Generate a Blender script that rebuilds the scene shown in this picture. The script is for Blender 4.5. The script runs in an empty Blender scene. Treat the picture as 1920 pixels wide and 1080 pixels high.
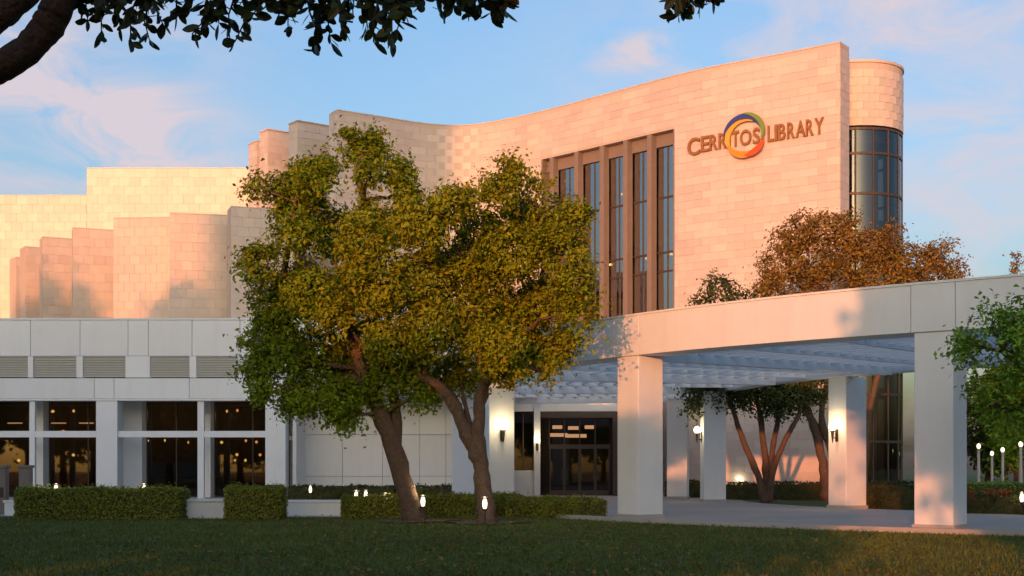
import bpy, math, random
import numpy as np
from mathutils import Vector, Matrix
R = math.radians
scene = bpy.context.scene
C = scene.collection
random.seed(4); rng = np.random.default_rng(7)

# ------------------------------------------------------------------ camera
F = 2500.0; HZ = 876.0; CAMZ = 1.6          # focal length and horizon row of the 1920x1080 photograph
cam_d = bpy.data.cameras.new('camera'); cam = bpy.data.objects.new('camera', cam_d); C.objects.link(cam)
cam.location = (0, 0, CAMZ); cam.rotation_euler = (R(90), 0, 0)
cam_d.sensor_width = 36; cam_d.lens = 36 * F / 1920; cam_d.shift_y = (HZ - 540) / 1920
cam_d.clip_start = 0.1; cam_d.clip_end = 3000
scene.camera = cam
# ------------------------------------------------------------------ light
SUN_AZ = R(15); SUN_EL = R(4.6)               # low sun, behind the camera and to its left
sdir = Vector((-math.sin(SUN_AZ) * math.cos(SUN_EL), -math.cos(SUN_AZ) * math.cos(SUN_EL), math.sin(SUN_EL)))
sl = bpy.data.lights.new('sun', 'SUN'); sl.energy = 1.2; sl.angle = R(0.6); sl.color = (1.0, 0.31, 0.11)
sun = bpy.data.objects.new('sun', sl); C.objects.link(sun)
sun.rotation_euler = sdir.to_track_quat('Z', 'Y').to_euler()
world = bpy.data.worlds.new('World'); scene.world = world; world.use_nodes = True
SKY_STRENGTH = 0.15; SKY_TINT = (0.91, 0.945, 1.06)
scene.view_settings.view_transform = 'Standard'; scene.view_settings.look = 'None'
scene.view_settings.exposure = 1.5; scene.view_settings.gamma = 1.0
scene.cycles.use_denoising = True
scene.cycles.max_bounces = 8; scene.cycles.transparent_max_bounces = 16
scene.render.use_motion_blur = False

def build_world():
    nt = world.node_tree; N = nt.nodes; L = nt.links; N.clear()
    def math_n(op, a, b=None, c=None):
        n = N.new('ShaderNodeMath'); n.operation = op
        for i, x in enumerate((a, b, c)):
            if x is None: continue
            if isinstance(x, (int, float)): n.inputs[i].default_value = x
            else: L.new(x, n.inputs[i])
        return n.outputs[0]
    sky = N.new('ShaderNodeTexSky'); sky.sky_type = 'NISHITA'; sky.sun_disc = False
    sky.sun_elevation = SUN_EL; sky.sun_rotation = math.atan2(sdir.x, sdir.y)
    sky.air_density = 1.0; sky.dust_density = 4.0; sky.ozone_density = 2.0
    tint = N.new('ShaderNodeMixRGB'); tint.blend_type = 'MULTIPLY'; tint.inputs[0].default_value = 1
    L.new(sky.outputs[0], tint.inputs[1]); tint.inputs[2].default_value = (*SKY_TINT, 1)
    tc = N.new('ShaderNodeTexCoord')
    sep = N.new('ShaderNodeSeparateXYZ'); L.new(tc.outputs['Generated'], sep.inputs[0])
    az = math_n('ARCTAN2', sep.outputs[0], sep.outputs[1]); el = math_n('ARCSINE', sep.outputs[2])
    comb = N.new('ShaderNodeCombineXYZ'); L.new(az, comb.inputs[0]); L.new(math_n('MULTIPLY', el, 2.2), comb.inputs[1])
    def noise(scale, detail, rough, dist=0.0):
        n = N.new('ShaderNodeTexNoise'); n.inputs['Scale'].default_value = scale; n.inputs['Detail'].default_value = detail
        n.inputs['Roughness'].default_value = rough; n.inputs['Distortion'].default_value = dist
        L.new(comb.outputs[0], n.inputs['Vector']); return n.outputs[0]
    nz = noise(11.0, 8, 0.6, 0.8); nbig = noise(2.3, 5, 0.55, 0.3)
    # cloud banks: (azimuth, elevation, half length, half width, tilt, weight)
    def ae(px, py): return (math.atan2(px - 960, F), math.atan2(HZ - py, math.hypot(F, px - 960)))
    banks = [(140, 195, .19, .052, -31, 1.35), (330, 285, .10, .026, -22, .8), (60, 345, .09, .020, -8, .7), (20, 60, .12, .06, 5, .9), (1205, 95, .034, .013, 10, 1.5),
             (1600, 60, .18, .06, 10, .75), (1880, 250, .13, .16, 0, .66), (1800, 470, .15, .06, 0, .5), (300, 300, .12, .02, -4, .35)]
    total = None
    for px, py, su, sv, th, w in banks:
        a0, e0 = ae(px, py); c, s = math.cos(R(th)), math.sin(R(th))
        da = math_n('SUBTRACT', az, a0); de = math_n('SUBTRACT', el, e0)
        u = math_n('DIVIDE', math_n('ADD', math_n('MULTIPLY', da, c), math_n('MULTIPLY', de, s)), su)
        v = math_n('DIVIDE', math_n('SUBTRACT', math_n('MULTIPLY', de, c), math_n('MULTIPLY', da, s)), sv)
        r2 = math_n('ADD', math_n('MULTIPLY', u, u), math_n('MULTIPLY', v, v))
        g = math_n('MULTIPLY', math_n('EXPONENT', math_n('MULTIPLY', r2, -0.9)), w)
        total = g if total is None else math_n('MAXIMUM', total, g)
    # the rest of the sky carries thin broken cloud of the same kind
    ramp = N.new('ShaderNodeMapRange'); ramp.inputs[1].default_value = .60; ramp.inputs[2].default_value = .8; ramp.inputs[3].default_value = 0; ramp.inputs[4].default_value = .45
    L.new(nbig, ramp.inputs[0])
    total = math_n('MAXIMUM', total, ramp.outputs[0])
    nr = N.new('ShaderNodeMapRange'); nr.inputs[1].default_value = .36; nr.inputs[2].default_value = .66; nr.inputs[3].default_value = .10; nr.inputs[4].default_value = 1.3
    L.new(nz, nr.inputs[0])
    mask = math_n('MULTIPLY', total, nr.outputs[0]); mask = math_n('MINIMUM', mask, .92)
    cl = N.new('ShaderNodeMixRGB'); cl.blend_type = 'MIX'; L.new(mask, cl.inputs[0]); L.new(tint.outputs[0], cl.inputs[1])
    cl.inputs[2].default_value = (CLOUD[0], CLOUD[1], CLOUD[2], 1)
    bg = N.new('ShaderNodeBackground'); bg.inputs[1].default_value = SKY_STRENGTH; L.new(cl.outputs[0], bg.inputs[0])
    out = N.new('ShaderNodeOutputWorld'); L.new(bg.outputs[0], out.inputs[0])
CLOUD = (1.72, 1.5, 1.62)
build_world()

# ------------------------------------------------------------------ helpers
def at(px, Y): return (px - 960) / F * Y                       # lateral metres of an image column at distance Y
def zz(py, Y): return CAMZ + (HZ - py) / F * Y
MATS = {}
def mat(name, col, rough=.7, var=.12, scale=3.0, bump=.0, bscale=40, spec=.3, island=0.0, metal=0.0, stain=0.0, stain_col=(.2, .18, .16), translucent=0.0, hue=0.0, emit=0.0):
    m = bpy.data.materials.new(name); m.use_nodes = True; nt = m.node_tree; N = nt.nodes; L = nt.links
    b = N['Principled BSDF']; b.inputs['Roughness'].default_value = rough; b.inputs['Metallic'].default_value = metal
    b.inputs['Specular IOR Level'].default_value = spec
    geo = N.new('ShaderNodeNewGeometry'); tc = N.new('ShaderNodeTexCoord'); oi = N.new('ShaderNodeObjectInfo')
    no = N.new('ShaderNodeTexNoise'); no.inputs['Scale'].default_value = scale; no.inputs['Detail'].default_value = 8; no.inputs['Roughness'].default_value = .65
    L.new(geo.outputs['Position'], no.inputs['Vector'])
    hsv = N.new('ShaderNodeHueSaturation'); hsv.inputs['Color'].default_value = (*col, 1)
    def mth(op, a, b_):
        n = N.new('ShaderNodeMath'); n.operation = op
        for i, x in enumerate((a, b_)):
            if isinstance(x, (int, float)): n.inputs[i].default_value = x
            else: L.new(x, n.inputs[i])
        return n.outputs[0]
    val = mth('ADD', mth('MULTIPLY', mth('SUBTRACT', no.outputs[0], .5), var * 2), 1.0)
    if island or hue:
        rnd = mth('FRACT', mth('ADD', geo.outputs['Random Per Island'], mth('MULTIPLY', oi.outputs['Random'], 7.31)), 0)
        val = mth('MULTIPLY', val, mth('ADD', mth('MULTIPLY', mth('SUBTRACT', rnd, .5), island * 2), 1.0))
        if hue:
            r2 = mth('FRACT', mth('MULTIPLY', rnd, 13.7), 0)
            L.new(mth('ADD', mth('MULTIPLY', mth('SUBTRACT', r2, .5), hue * 2), .5), hsv.inputs['Hue'])
    L.new(val, hsv.inputs['Value'])
    colr = hsv.outputs[0]
    if stain:
        n2 = N.new('ShaderNodeTexNoise'); n2.inputs['Scale'].default_value = .9; n2.inputs['Detail'].default_value = 6; n2.inputs['Roughness'].default_value = .7
        mp = N.new('ShaderNodeMapping'); mp.inputs['Scale'].default_value = (1.6, 1.6, .22); L.new(geo.outputs['Position'], mp.inputs[0]); L.new(mp.outputs[0], n2.inputs['Vector'])
        mr = N.new('ShaderNodeMapRange'); mr.inputs[1].default_value = .5; mr.inputs[2].default_value = .75; mr.inputs[4].default_value = stain; L.new(n2.outputs[0], mr.inputs[0])
        mx = N.new('ShaderNodeMixRGB'); L.new(mr.outputs[0], mx.inputs[0]); L.new(colr, mx.inputs[1]); mx.inputs[2].default_value = (*stain_col, 1); colr = mx.outputs[0]
    L.new(colr, b.inputs['Base Color'])
    if bump:
        n3 = N.new('ShaderNodeTexNoise'); n3.inputs['Scale'].default_value = bscale; n3.inputs['Detail'].default_value = 5; L.new(geo.outputs['Position'], n3.inputs['Vector'])
        bp = N.new('ShaderNodeBump'); bp.inputs['Strength'].default_value = bump; bp.inputs['Distance'].default_value = .06 if name.startswith('bark') else .02; L.new(n3.outputs[0], bp.inputs['Height']); L.new(bp.outputs[0], b.inputs['Normal'])
    if emit:
        b.inputs['Emission Strength'].default_value = emit; b.inputs['Emission Color'].default_value = (*col, 1)
    if translucent:
        tr = N.new('ShaderNodeBsdfTranslucent'); L.new(colr, tr.inputs[0]); mix = N.new('ShaderNodeMixShader'); mix.inputs[0].default_value = translucent
        L.new(b.outputs[0], mix.inputs[1]); L.new(tr.outputs[0], mix.inputs[2]); L.new(mix.outputs[0], N['Material Output'].inputs[0])
    MATS[name] = m; return m
def glass_mat(name, tint=(.5, .5, .5), refl=1.0, rough=.02):
    m = bpy.data.materials.new(name); m.use_nodes = True; nt = m.node_tree; N = nt.nodes; L = nt.links; N.clear()
    tr = N.new('ShaderNodeBsdfTransparent'); tr.inputs[0].default_value = (*tint, 1)
    gl = N.new('ShaderNodeBsdfGlossy'); gl.inputs['Roughness'].default_value = rough; gl.inputs[0].default_value = (.9, .92, .95, 1)
    fr = N.new('ShaderNodeFresnel'); fr.inputs[0].default_value = 1.55
    mu = N.new('ShaderNodeMath'); mu.operation = 'MULTIPLY_ADD'; L.new(fr.outputs[0], mu.inputs[0]); mu.inputs[1].default_value = 1.0; mu.inputs[2].default_value = refl; mu.use_clamp = True
    mx = N.new('ShaderNodeMixShader'); L.new(mu.outputs[0], mx.inputs[0]); L.new(tr.outputs[0], mx.inputs[1]); L.new(gl.outputs[0], mx.inputs[2])
    out = N.new('ShaderNodeOutputMaterial'); L.new(mx.outputs[0], out.inputs[0]); MATS[name] = m; return m
def emit_mat(name, col, s):
    m = bpy.data.materials.new(name); m.use_nodes = True; N = m.node_tree.nodes; L = m.node_tree.links; N.clear()
    e = N.new('ShaderNodeEmission'); e.inputs[0].default_value = (*col, 1); e.inputs[1].default_value = s
    o = N.new('ShaderNodeOutputMaterial'); L.new(e.outputs[0], o.inputs[0]); MATS[name] = m; return m

mat('white', (.78, .82, .83), .6, .06, 1.2, .08, 50, stain=.30, stain_col=(.62, .61, .58))
mat('white_panel', (.78, .82, .83), .6, .05, 1.2, .07, 50, island=.03, stain=.28, stain_col=(.62, .61, .57))
mat('slat_paint', (.70, .78, .85), .55, .06, 2)
mat('joint', (.34, .34, .33), .9, .1)
mat('louvre', (.64, .65, .60), .5, .08)
mat('tile', (.68, .585, .51), .48, .10, 1.6, .12, 14, spec=.45, island=.095, hue=.016, stain=.38, stain_col=(.58, .53, .47))
mat('tile_cream', (.85, .78, .66), .5, .12, 1.4, .15, 12, island=.06, hue=.012, stain=.25, stain_col=(.80, .68, .50))
mat('tile_hall', (.67, .58, .50), .55, .10, 1.3, .15, 12, island=.06, hue=.012, stain=.30, stain_col=(.57, .52, .44))
mat('grout', (.62, .52, .45), .9, .08)
mat('stone_fin', (.25, .20, .17), .7, .15, 2, .1, 20)
mat('bronze', (.07, .05, .04), .45, .1, spec=.4)
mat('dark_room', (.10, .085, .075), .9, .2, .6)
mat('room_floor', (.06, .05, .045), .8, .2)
mat('letter', (.33, .14, .045), .4, .08, spec=.4)
mat('sign_orange', (.85, .30, .03), .45, .08); mat('sign_yellow', (.86, .44, .06), .45, .08)
mat('sign_blue', (.035, .07, .34), .45, .05); mat('sign_green', (.20, .30, .05), .45, .08); mat('sign_red', (.72, .10, .02), .45, .08)
mat('bark', (.15, .10, .07), .9, .6, 9, 1.0, 16, spec=.1)
mat('bark_dark', (.085, .055, .045), .9, .45, 9, .8, 30, spec=.15)
mat('leaf', (.18, .245, .010), .55, .6, 1.7, island=.18, hue=.030, translucent=.20, spec=.15)
mat('leaf_olive', (.22, .255, .010), .55, .6, 1.7, island=.18, hue=.03, translucent=.20, spec=.15)
mat('leaf_rust', (.26, .16, .03), .6, .4, 1.2, island=.3, hue=.022, translucent=.2)
mat('leaf_green', (.19, .34, .03), .55, .25, .9, island=.4, hue=.02, translucent=.25)
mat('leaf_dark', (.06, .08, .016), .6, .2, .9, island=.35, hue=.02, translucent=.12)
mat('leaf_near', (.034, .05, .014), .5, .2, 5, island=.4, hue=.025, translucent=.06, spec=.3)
mat('hedge_leaf', (.22, .25, .025), .6, .3, 2, island=.4, hue=.025, translucent=.15)
mat('grass', (.115, .15, .03), .8, .6, .30, island=.35, hue=.02, translucent=.15)
mat('lawn', (.085, .105, .03), .95, .5, .45, .5, 30, stain=.5, stain_col=(.14, .12, .05))
mat('paving', (.44, .41, .37), .85, .15, .8, .2, 40, stain=.5, island=.06, stain_col=(.28, .26, .24))
mat('asphalt', (.055, .053, .052), .9, .2, 2, .4, 80)
mat('kerb', (.42, .41, .39), .85, .12, 2, .2, 40)
mat('soil', (.08, .075, .03), .95, .3, 3, .5, 30)
mat('mulch', (.10, .065, .042), .95, .5, 5, .8, 14)
mat('lamp_metal', (.10, .085, .07), .4, .1, metal=.6)
mat('flower', (.55, .05, .03), .6, .2, island=.3)
mat('stone_post', (.24, .20, .17), .85, .2, 3, .4, 20)
mat('far_wall', (.42, .42, .44), .8, .1)
glass_mat('glass', (.5, .47, .43), -.012); glass_mat('glass_tower', (.42, .42, .44), .42); glass_mat('glass_drum', (.30, .28, .28), .06); glass_mat('glass_door', (.6, .58, .55), -.01)
emit_mat('lamp_glow', (1.0, .78, .46), 4.0); emit_mat('path_glow', (1.0, .84, .58), 1.1); emit_mat('room_glow', (1.0, .42, .10), .9); emit_mat('room_glow_y', (1.0, .62, .14), 1.0); emit_mat('dim_glow', (1.0, .55, .30), .55)

class MB:
    def __init__(s): s.v = []; s.f = []
    def add(s, vs, fs):
        o = len(s.v); s.v += [tuple(p) for p in vs]; s.f += [tuple(i + o for i in f) for f in fs]; return s
    def box(s, x0, x1, y0, y1, z0, z1):
        return s.add([(x0, y0, z0), (x1, y0, z0), (x1, y1, z0), (x0, y1, z0), (x0, y0, z1), (x1, y0, z1), (x1, y1, z1), (x0, y1, z1)],
                     [(3, 2, 1, 0), (4, 5, 6, 7), (0, 1, 5, 4), (1, 2, 6, 5), (2, 3, 7, 6), (3, 0, 4, 7)])
    def prism(s, poly, z0, z1):
        n = len(poly); a = sum(poly[i][0] * poly[(i + 1) % n][1] - poly[(i + 1) % n][0] * poly[i][1] for i in range(n))
        if a < 0: poly = poly[::-1]
        return s.add([(p[0], p[1], z0) for p in poly] + [(p[0], p[1], z1) for p in poly],
                     [tuple(range(n - 1, -1, -1)), tuple(range(n, 2 * n))] + [(i, (i + 1) % n, n + (i + 1) % n, n + i) for i in range(n)])
    def tube(s, pts, rad, n=8, cap=True):
        pts = [Vector(p) for p in pts]; vs = []; fs = []
        up = None
        for i, p in enumerate(pts):
            t = (pts[min(i + 1, len(pts) - 1)] - pts[max(i - 1, 0)]).normalized()
            if up is None: up = t.orthogonal().normalized()
            u = (up - t * up.dot(t)).normalized(); w = t.cross(u); up = u
            for k in range(n):
                a = 2 * math.pi * k / n; vs.append(p + (u * math.cos(a) + w * math.sin(a)) * rad[i])
        for i in range(len(pts) - 1):
            for k in range(n): fs.append((i * n + k, i * n + (k + 1) % n, (i + 1) * n + (k + 1) % n, (i + 1) * n + k))
        if cap: fs.append(tuple(range(n - 1, -1, -1))); fs.append(tuple(range(len(vs) - n, len(vs))))
        return s.add(vs, fs)
    def lathe(s, c, prof, n=16):
        vs = []; fs = []
        for r, z in prof:
            for k in range(n): a = 2 * math.pi * k / n; vs.append((c[0] + r * math.cos(a), c[1] + r * math.sin(a), c[2] + z))
        for i in range(len(prof) - 1):
            for k in range(n): fs.append((i * n + k, i * n + (k + 1) % n, (i + 1) * n + (k + 1) % n, (i + 1) * n + k))
        fs.append(tuple(range(n - 1, -1, -1))); fs.append(tuple(range(len(vs) - n, len(vs)))); return s.add(vs, fs)
    def mesh(s, name):
        m = bpy.data.meshes.new(name); m.from_pydata(s.v, [], s.f); m.update(); return m
    def build(s, name, m, parent=None, smooth=False, bevel=0.0, **kw):
        me = s.mesh(name); me.materials.append(MATS[m])
        if smooth: me.polygons.foreach_set('use_smooth', [True] * len(me.polygons))
        o = link(name, me, parent, **kw)
        if bevel:
            b = o.modifiers.new('bevel', 'BEVEL'); b.width = bevel; b.segments = 2; b.limit_method = 'ANGLE'
        return o
def tag(o, label=None, cat=None, group=None, kind=None):
    if label: o['label'] = label
    if cat: o['category'] = cat
    if group: o['group'] = group
    if kind: o['kind'] = kind
    return o
def link(name, me, parent=None, **kw):
    o = bpy.data.objects.new(name, me); C.objects.link(o)
    if parent is not None:
        o.parent = parent; o.matrix_parent_inverse = PINV[parent.name]
    tag(o, **kw); return o
PINV = {}
class _P(dict):
    def __missing__(s, k): return Matrix.Identity(4)
PINV = _P()
def thing(name, loc, label, cat, group=None):
    o = bpy.data.objects.new(name, None); C.objects.link(o); o.location = loc; o.empty_display_size = .3
    tag(o, label, cat, group); PINV[o.name] = Matrix.Translation(-Vector(loc)); return o

def fast_mesh(name, V, faces_n, idx, m, smooth=False):
    me = bpy.data.meshes.new(name); nf = len(idx) // faces_n
    me.vertices.add(len(V)); me.vertices.foreach_set('co', V.astype(np.float32).ravel())
    me.loops.add(len(idx)); me.loops.foreach_set('vertex_index', idx.astype(np.int32))
    me.polygons.add(nf); me.polygons.foreach_set('loop_start', np.arange(0, len(idx), faces_n, dtype=np.int32))
    me.update(calc_edges=True); me.validate(); me.materials.append(MATS[m]); return me
def leaf_mesh(name, pos, size, m, wide=.55, up=.35, outward=None, seed=0):
    """many small folded leaves, each two triangles hinged on its midrib"""
    r = np.random.default_rng(seed); n = len(pos)
    nrm = r.normal(size=(n, 3)); nrm[:, 2] += up
    if outward is not None: nrm += outward * 1.5
    nrm /= np.linalg.norm(nrm, axis=1)[:, None]
    t = r.normal(size=(n, 3)); t -= nrm * (t * nrm).sum(1)[:, None]; t /= np.linalg.norm(t, axis=1)[:, None]
    b = np.cross(nrm, t); sz = (size * r.uniform(.5, 1.5, n))[:, None]
    fold = sz * r.uniform(.05, .22, n)[:, None]
    base = pos - t * sz * .5; tip = pos + t * sz * .5 - nrm * fold * .5
    l = pos + b * sz * wide * .5 + nrm * fold - t * sz * .05; rr = pos - b * sz * wide * .5 + nrm * fold - t * sz * .05
    V = np.stack([base, rr, tip, l], 1).reshape(-1, 3)
    i0 = np.arange(n) * 4
    idx = np.stack([i0, i0 + 1, i0 + 2, i0, i0 + 2, i0 + 3], 1).ravel()
    return fast_mesh(name, V, 3, idx, m)

# ------------------------------------------------------------------ ground
def sheet(name, poly, z, m, **kw):
    mb = MB(); mb.add([(x, y, z) for x, y in poly], [tuple(range(len(poly)))]); o = mb.build(name, m, **kw)
    o['kind'] = 'structure'; return o
sheet('ground', [(-900, -300), (900, -300), (900, 1800), (-900, 1800)], 0, 'lawn')
CC = (31.8, 60.6)                                                # centre of the round entrance court
def pol(r, b): return (CC[0] - r * math.sin(R(b)), CC[1] - r * math.cos(R(b)))
def arc(r, b0, b1, n): return [pol(r, b0 + (b1 - b0) * i / (n - 1)) for i in range(n)]
# paved drive under the canopy with a kerb on both edges
sheet('drive_pavement', arc(35.6, -8, 112, 60) + arc(21.0, 112, -8, 60), .006, 'paving')
slab_b = [-8 + 120 * i / 30 for i in range(31)]
drive = bpy.data.objects['drive_pavement']
for b0, b1 in zip(slab_b[:-1], slab_b[1:]):
    for r0, r1 in ((21.03, 25.8), (25.82, 30.7), (30.72, 35.57)):
        mb = MB(); g0, g1 = b0 + .02, b1 - .02; mb.prism(arc(r0, g0, g1, 4) + arc(r1, g1, g0, 4), .007, .03 + random.uniform(0, .006)); mb.build('paving_slab', 'paving', drive)
mb = MB(); a, b = arc(35.6, -8, 112, 61), arc(35.85, -8, 112, 61)
for i in range(60): mb.prism([a[i], a[i + 1], b[i + 1], b[i]], 0, .13)
mb.build('kerb', 'kerb', kind='structure')
sheet('plaza_pavement', [(-60, 46.8), (-12, 46.0), (-3.2, 45.2), (-4.3, 60), (13, 64), (13, 75.8), (-60, 75.8)], .010, 'paving')
sheet('footpath', [(-40, 44.0), (-12, 43.2), (-4.2, 42.4), (-2.8, 44.6), (-12, 45.6), (-40, 46.4)], .008, 'paving')
sheet('road', [(-80, -1), (80, -1), (80, -9), (-80, -9)], .006, 'asphalt')

# ------------------------------------------------------------------ curved stone tower
HT = 24.0; ZT = HT - CAMZ
edge = [(632, 207), (700, 217.5), (770, 229), (820, 234.8), (860, 236), (905, 232.5), (1000, 214), (1150, 174), (1300, 134), (1450, 105), (1575, 80)]
ctl = []
for px, py in edge:
    d = ZT * F / (HZ - py); ctl.append(Vector(((px - 960) / F * d, d)))
def catmull(p, n=24):
    q = [p[0] * 2 - p[1]] + p + [p[-1] * 2 - p[-2]]; out = []
    for i in range(1, len(q) - 2):
        for k in range(n):
            t = k / n; a, b, c, d = q[i - 1], q[i], q[i + 1], q[i + 2]
            out.append(.5 * ((2 * b) + (c - a) * t + (2 * a - 5 * b + 4 * c - d) * t * t + (3 * b - a - 3 * c + d) * t ** 3))
    out.append(p[-1]); return out
dense = catmull(ctl)
for _ in range(60):                                              # relax the plan into a fair curve
    dense = [dense[0]] + [(dense[i - 1] + dense[i] * 2 + dense[i + 1]) / 4 for i in range(1, len(dense) - 1)] + [dense[-1]]
cum = [0.0]
for i in range(1, len(dense)): cum.append(cum[-1] + (dense[i] - dense[i - 1]).length)
LEN = cum[-1]
def cur(s):
    s = min(max(s, 0), LEN)
    i = min(max(int(np.searchsorted(cum, s)) - 1, 0), len(dense) - 2)
    t = (s - cum[i]) / max(cum[i + 1] - cum[i], 1e-9); p = dense[i].lerp(dense[i + 1], t)
    i0 = max(i - 6, 0); i1 = min(i + 7, len(dense) - 1)
    tg = (dense[i1] - dense[i0]).normalized(); return p, tg, Vector((tg.y, -tg.x))   # outward normal faces the camera
_px = [960 + F * p.x / p.y for p in dense]
def s_at(px): return float(np.interp(px, _px, cum))
def off(s, d): p, t, n = cur(s); return (p.x - n.x * d, p.y - n.y * d)   # d metres into the building

tower = thing('library_tower', (6, 82, 0), 'tall curved library tower clad in pink stone tiles, with a tall slotted window', 'building')
S0, S1 = s_at(1015), s_at(1265); SZ0, SZ1 = 6.0, 21.0            # slot window
TH = 1.2
stops = sorted(set([round(LEN * i / 70, 4) for i in range(71)] + [S0, S1]))
mb = MB()
for a, b in zip(stops[:-1], stops[1:]):
    inside = a >= S0 - 1e-4 and b <= S1 + 1e-4
    for z0, z1 in ([(0, SZ0), (SZ1, HT)] if inside else [(0, HT)]):
        mb.prism([off(a, 0), off(b, 0), off(b, TH), off(a, TH)], z0, z1)
mb.build('wall', 'grout', tower)
mb = MB()
for a, b in zip(stops[:-1], stops[1:]): mb.prism([off(a, -.035), off(b, -.035), off(b, TH + .05), off(a, TH + .05)], HT + .004, HT + .07)
mb.build('coping', 'tile_hall', tower)
# roof and core behind the wall
mb = MB()
for a, b in zip(stops[:-1], stops[1:]):
    if b < LEN - 4.5 and a > 3.0: mb.prism([off(a, TH + .01), off(b, TH + .01), off(b, 5.5), off(a, 5.5)], 22.9, 23.2)
mb.build('roof', 'kerb', tower)
core = [off(s, 5.2) for s in stops]
core = [p for p in core if p[0] > -9.5] + [(24, 98), (-9.5, 98)]
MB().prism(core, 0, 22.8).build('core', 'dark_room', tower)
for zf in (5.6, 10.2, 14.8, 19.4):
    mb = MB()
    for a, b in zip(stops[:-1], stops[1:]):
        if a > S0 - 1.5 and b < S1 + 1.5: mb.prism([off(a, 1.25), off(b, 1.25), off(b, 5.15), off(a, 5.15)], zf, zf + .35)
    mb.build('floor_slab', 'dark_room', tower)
for _ in range(22):
    zf = random.choice([5.6, 10.2, 14.8, 19.4, 23.0]); s = random.uniform(S0 + .4, S1 - .4); p = off(s, random.uniform(1.8, 4.6))
    MB().lathe((p[0], p[1], zf - .45), [(.09, 0), (.12, .06), (.07, .13)], 8).build('ceiling_light', 'room_glow_y', tower)
# stone fins and glazing of the slot
fin_s = [s_at(x) for x in (1034, 1080, 1128, 1172, 1217)]
for s in fin_s:
    MB().prism([off(s - .17, -.02), off(s + .17, -.02), off(s + .17, .5), off(s - .17, .5)], SZ0, SZ1 - .004).build('fin', 'stone_fin', tower, bevel=.03)
for s, d in ((S0, .02), (S1, -.02)):
    MB().prism([off(s + d, .004), off(s + d * 6, .004), off(s + d * 6, 1.19), off(s + d, 1.19)], SZ0, SZ1 - .004).build('reveal', 'stone_fin', tower)
mb = MB(); nn = 12
for i in range(nn):
    a = S0 + (S1 - S0) * i / nn; b = S0 + (S1 - S0) * (i + 1) / nn
    mb.prism([off(a, .45), off(b, .45), off(b, 1.19), off(a, 1.19)], SZ1 - .75, SZ1 - .006)
mb.build('header_panel', 'stone_fin', tower)
levels = [SZ0, 8.0, 9.7, 13.0, 14.1, 17.3, SZ1 - .75]
bays = [S0 + .14] + fin_s + [S1 - .14]
for i in range(len(bays) - 1):
    a, b = bays[i] + (.19 if i else 0), bays[i + 1] - (.19 if i < len(bays) - 2 else 0)
    for z0, z1 in zip(levels[:-1], levels[1:]):
        p0, p1 = Vector(off(a, .58)), Vector(off(b, .58)); tl = random.uniform(-.012, .012)
        n = cur((a + b) / 2)[2]
        mb = MB(); mb.add([(p0.x, p0.y, z0 + .04), (p1.x, p1.y, z0 + .04), (p1.x + n.x * tl, p1.y + n.y * tl, z1 - .04), (p0.x + n.x * tl, p0.y + n.y * tl, z1 - .04)], [(0, 1, 2, 3)])
        mb.build('pane', 'glass_tower', tower)
    for z in levels[1:-1]:
        MB().prism([off(a, .52), off(b, .52), off(b, .64), off(a, .64)], z - .05, z + .05).build('transom', 'bronze', tower)
    m_ = (a + b) / 2
    MB().prism([off(m_ - .035, .53), off(m_ + .035, .53), off(m_ + .035, .65), off(m_ - .035, .65)], SZ0, levels[-1]).build('mullion', 'bronze', tower)
# round glazed corner drum
DC = (19.35, 75.6); DR = 2.7
def dpt(a, r): return (DC[0] + r * math.sin(R(a)), DC[1] - r * math.cos(R(a)))      # a = 0 faces the camera
da = [-135 + 7.5 * i for i in range(37)]
GZ = 20.3
mb = MB()
for a, b in zip(da[:-1], da[1:]): mb.prism([dpt(a, DR), dpt(b, DR), dpt(b, DR - .35), dpt(a, DR - .35)], GZ, HT - .25)
mb.build('drum_wall', 'grout', tower)
mb = MB()
for a, b in zip(da[:-1], da[1:]): mb.prism([dpt(a, DR + .07), dpt(b, DR + .07), dpt(b, DR - .4), dpt(a, DR - .4)], HT - .246, HT - .1)
mb.build('drum_coping', 'tile_hall', tower)
MB().prism([dpt(a, DR - .36) for a in da], 23.0, 23.2).build('drum_roof', 'kerb', tower)
for zf in (5.6, 10.2, 14.8, 19.4):
    MB().prism([dpt(a, DR - .2) for a in da], zf, zf + .35).build('drum_floor', 'dark_room', tower)
MB().box(18.2, 20.2, 76.6, 78.2, 0, 22.9).build('drum_core', 'dark_room', tower)
ga = [-138 + 21 * i for i in range(14)]
gl = [.6, 3.0, 5.6, 7.8, 10.0, 12.2, 14.4, 16.6, 18.8, GZ - .15]
for z0, z1 in zip(gl[:-1], gl[1:]):
    for a, b in zip(ga[:-1], ga[1:]):
        mb = MB(); k = 4; vs = []; fs = []
        for i in range(k + 1):
            x, y = dpt(a + (b - a) * i / k, DR - .06); vs += [(x, y, z0 + .05), (x, y, z1 - .05)]
        for i in range(k): fs.append((2 * i, 2 * i + 2, 2 * i + 3, 2 * i + 1))
        mb.add(vs, fs); mb.build('drum_pane', 'glass_drum', tower, smooth=True)
for z in gl:
    mb = MB()
    for a, b in zip(da[:-1], da[1:]): mb.prism([dpt(a, DR), dpt(b, DR), dpt(b, DR - .14), dpt(a, DR - .14)], z - .07, z + .07)
    mb.build('drum_transom', 'bronze', tower)
for a in ga: x, y = dpt(a, DR - .05); MB().lathe((x, y, .5), [(.055, 0), (.055, GZ - .6)], 6).build('drum_mullion', 'bronze', tower)
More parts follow.
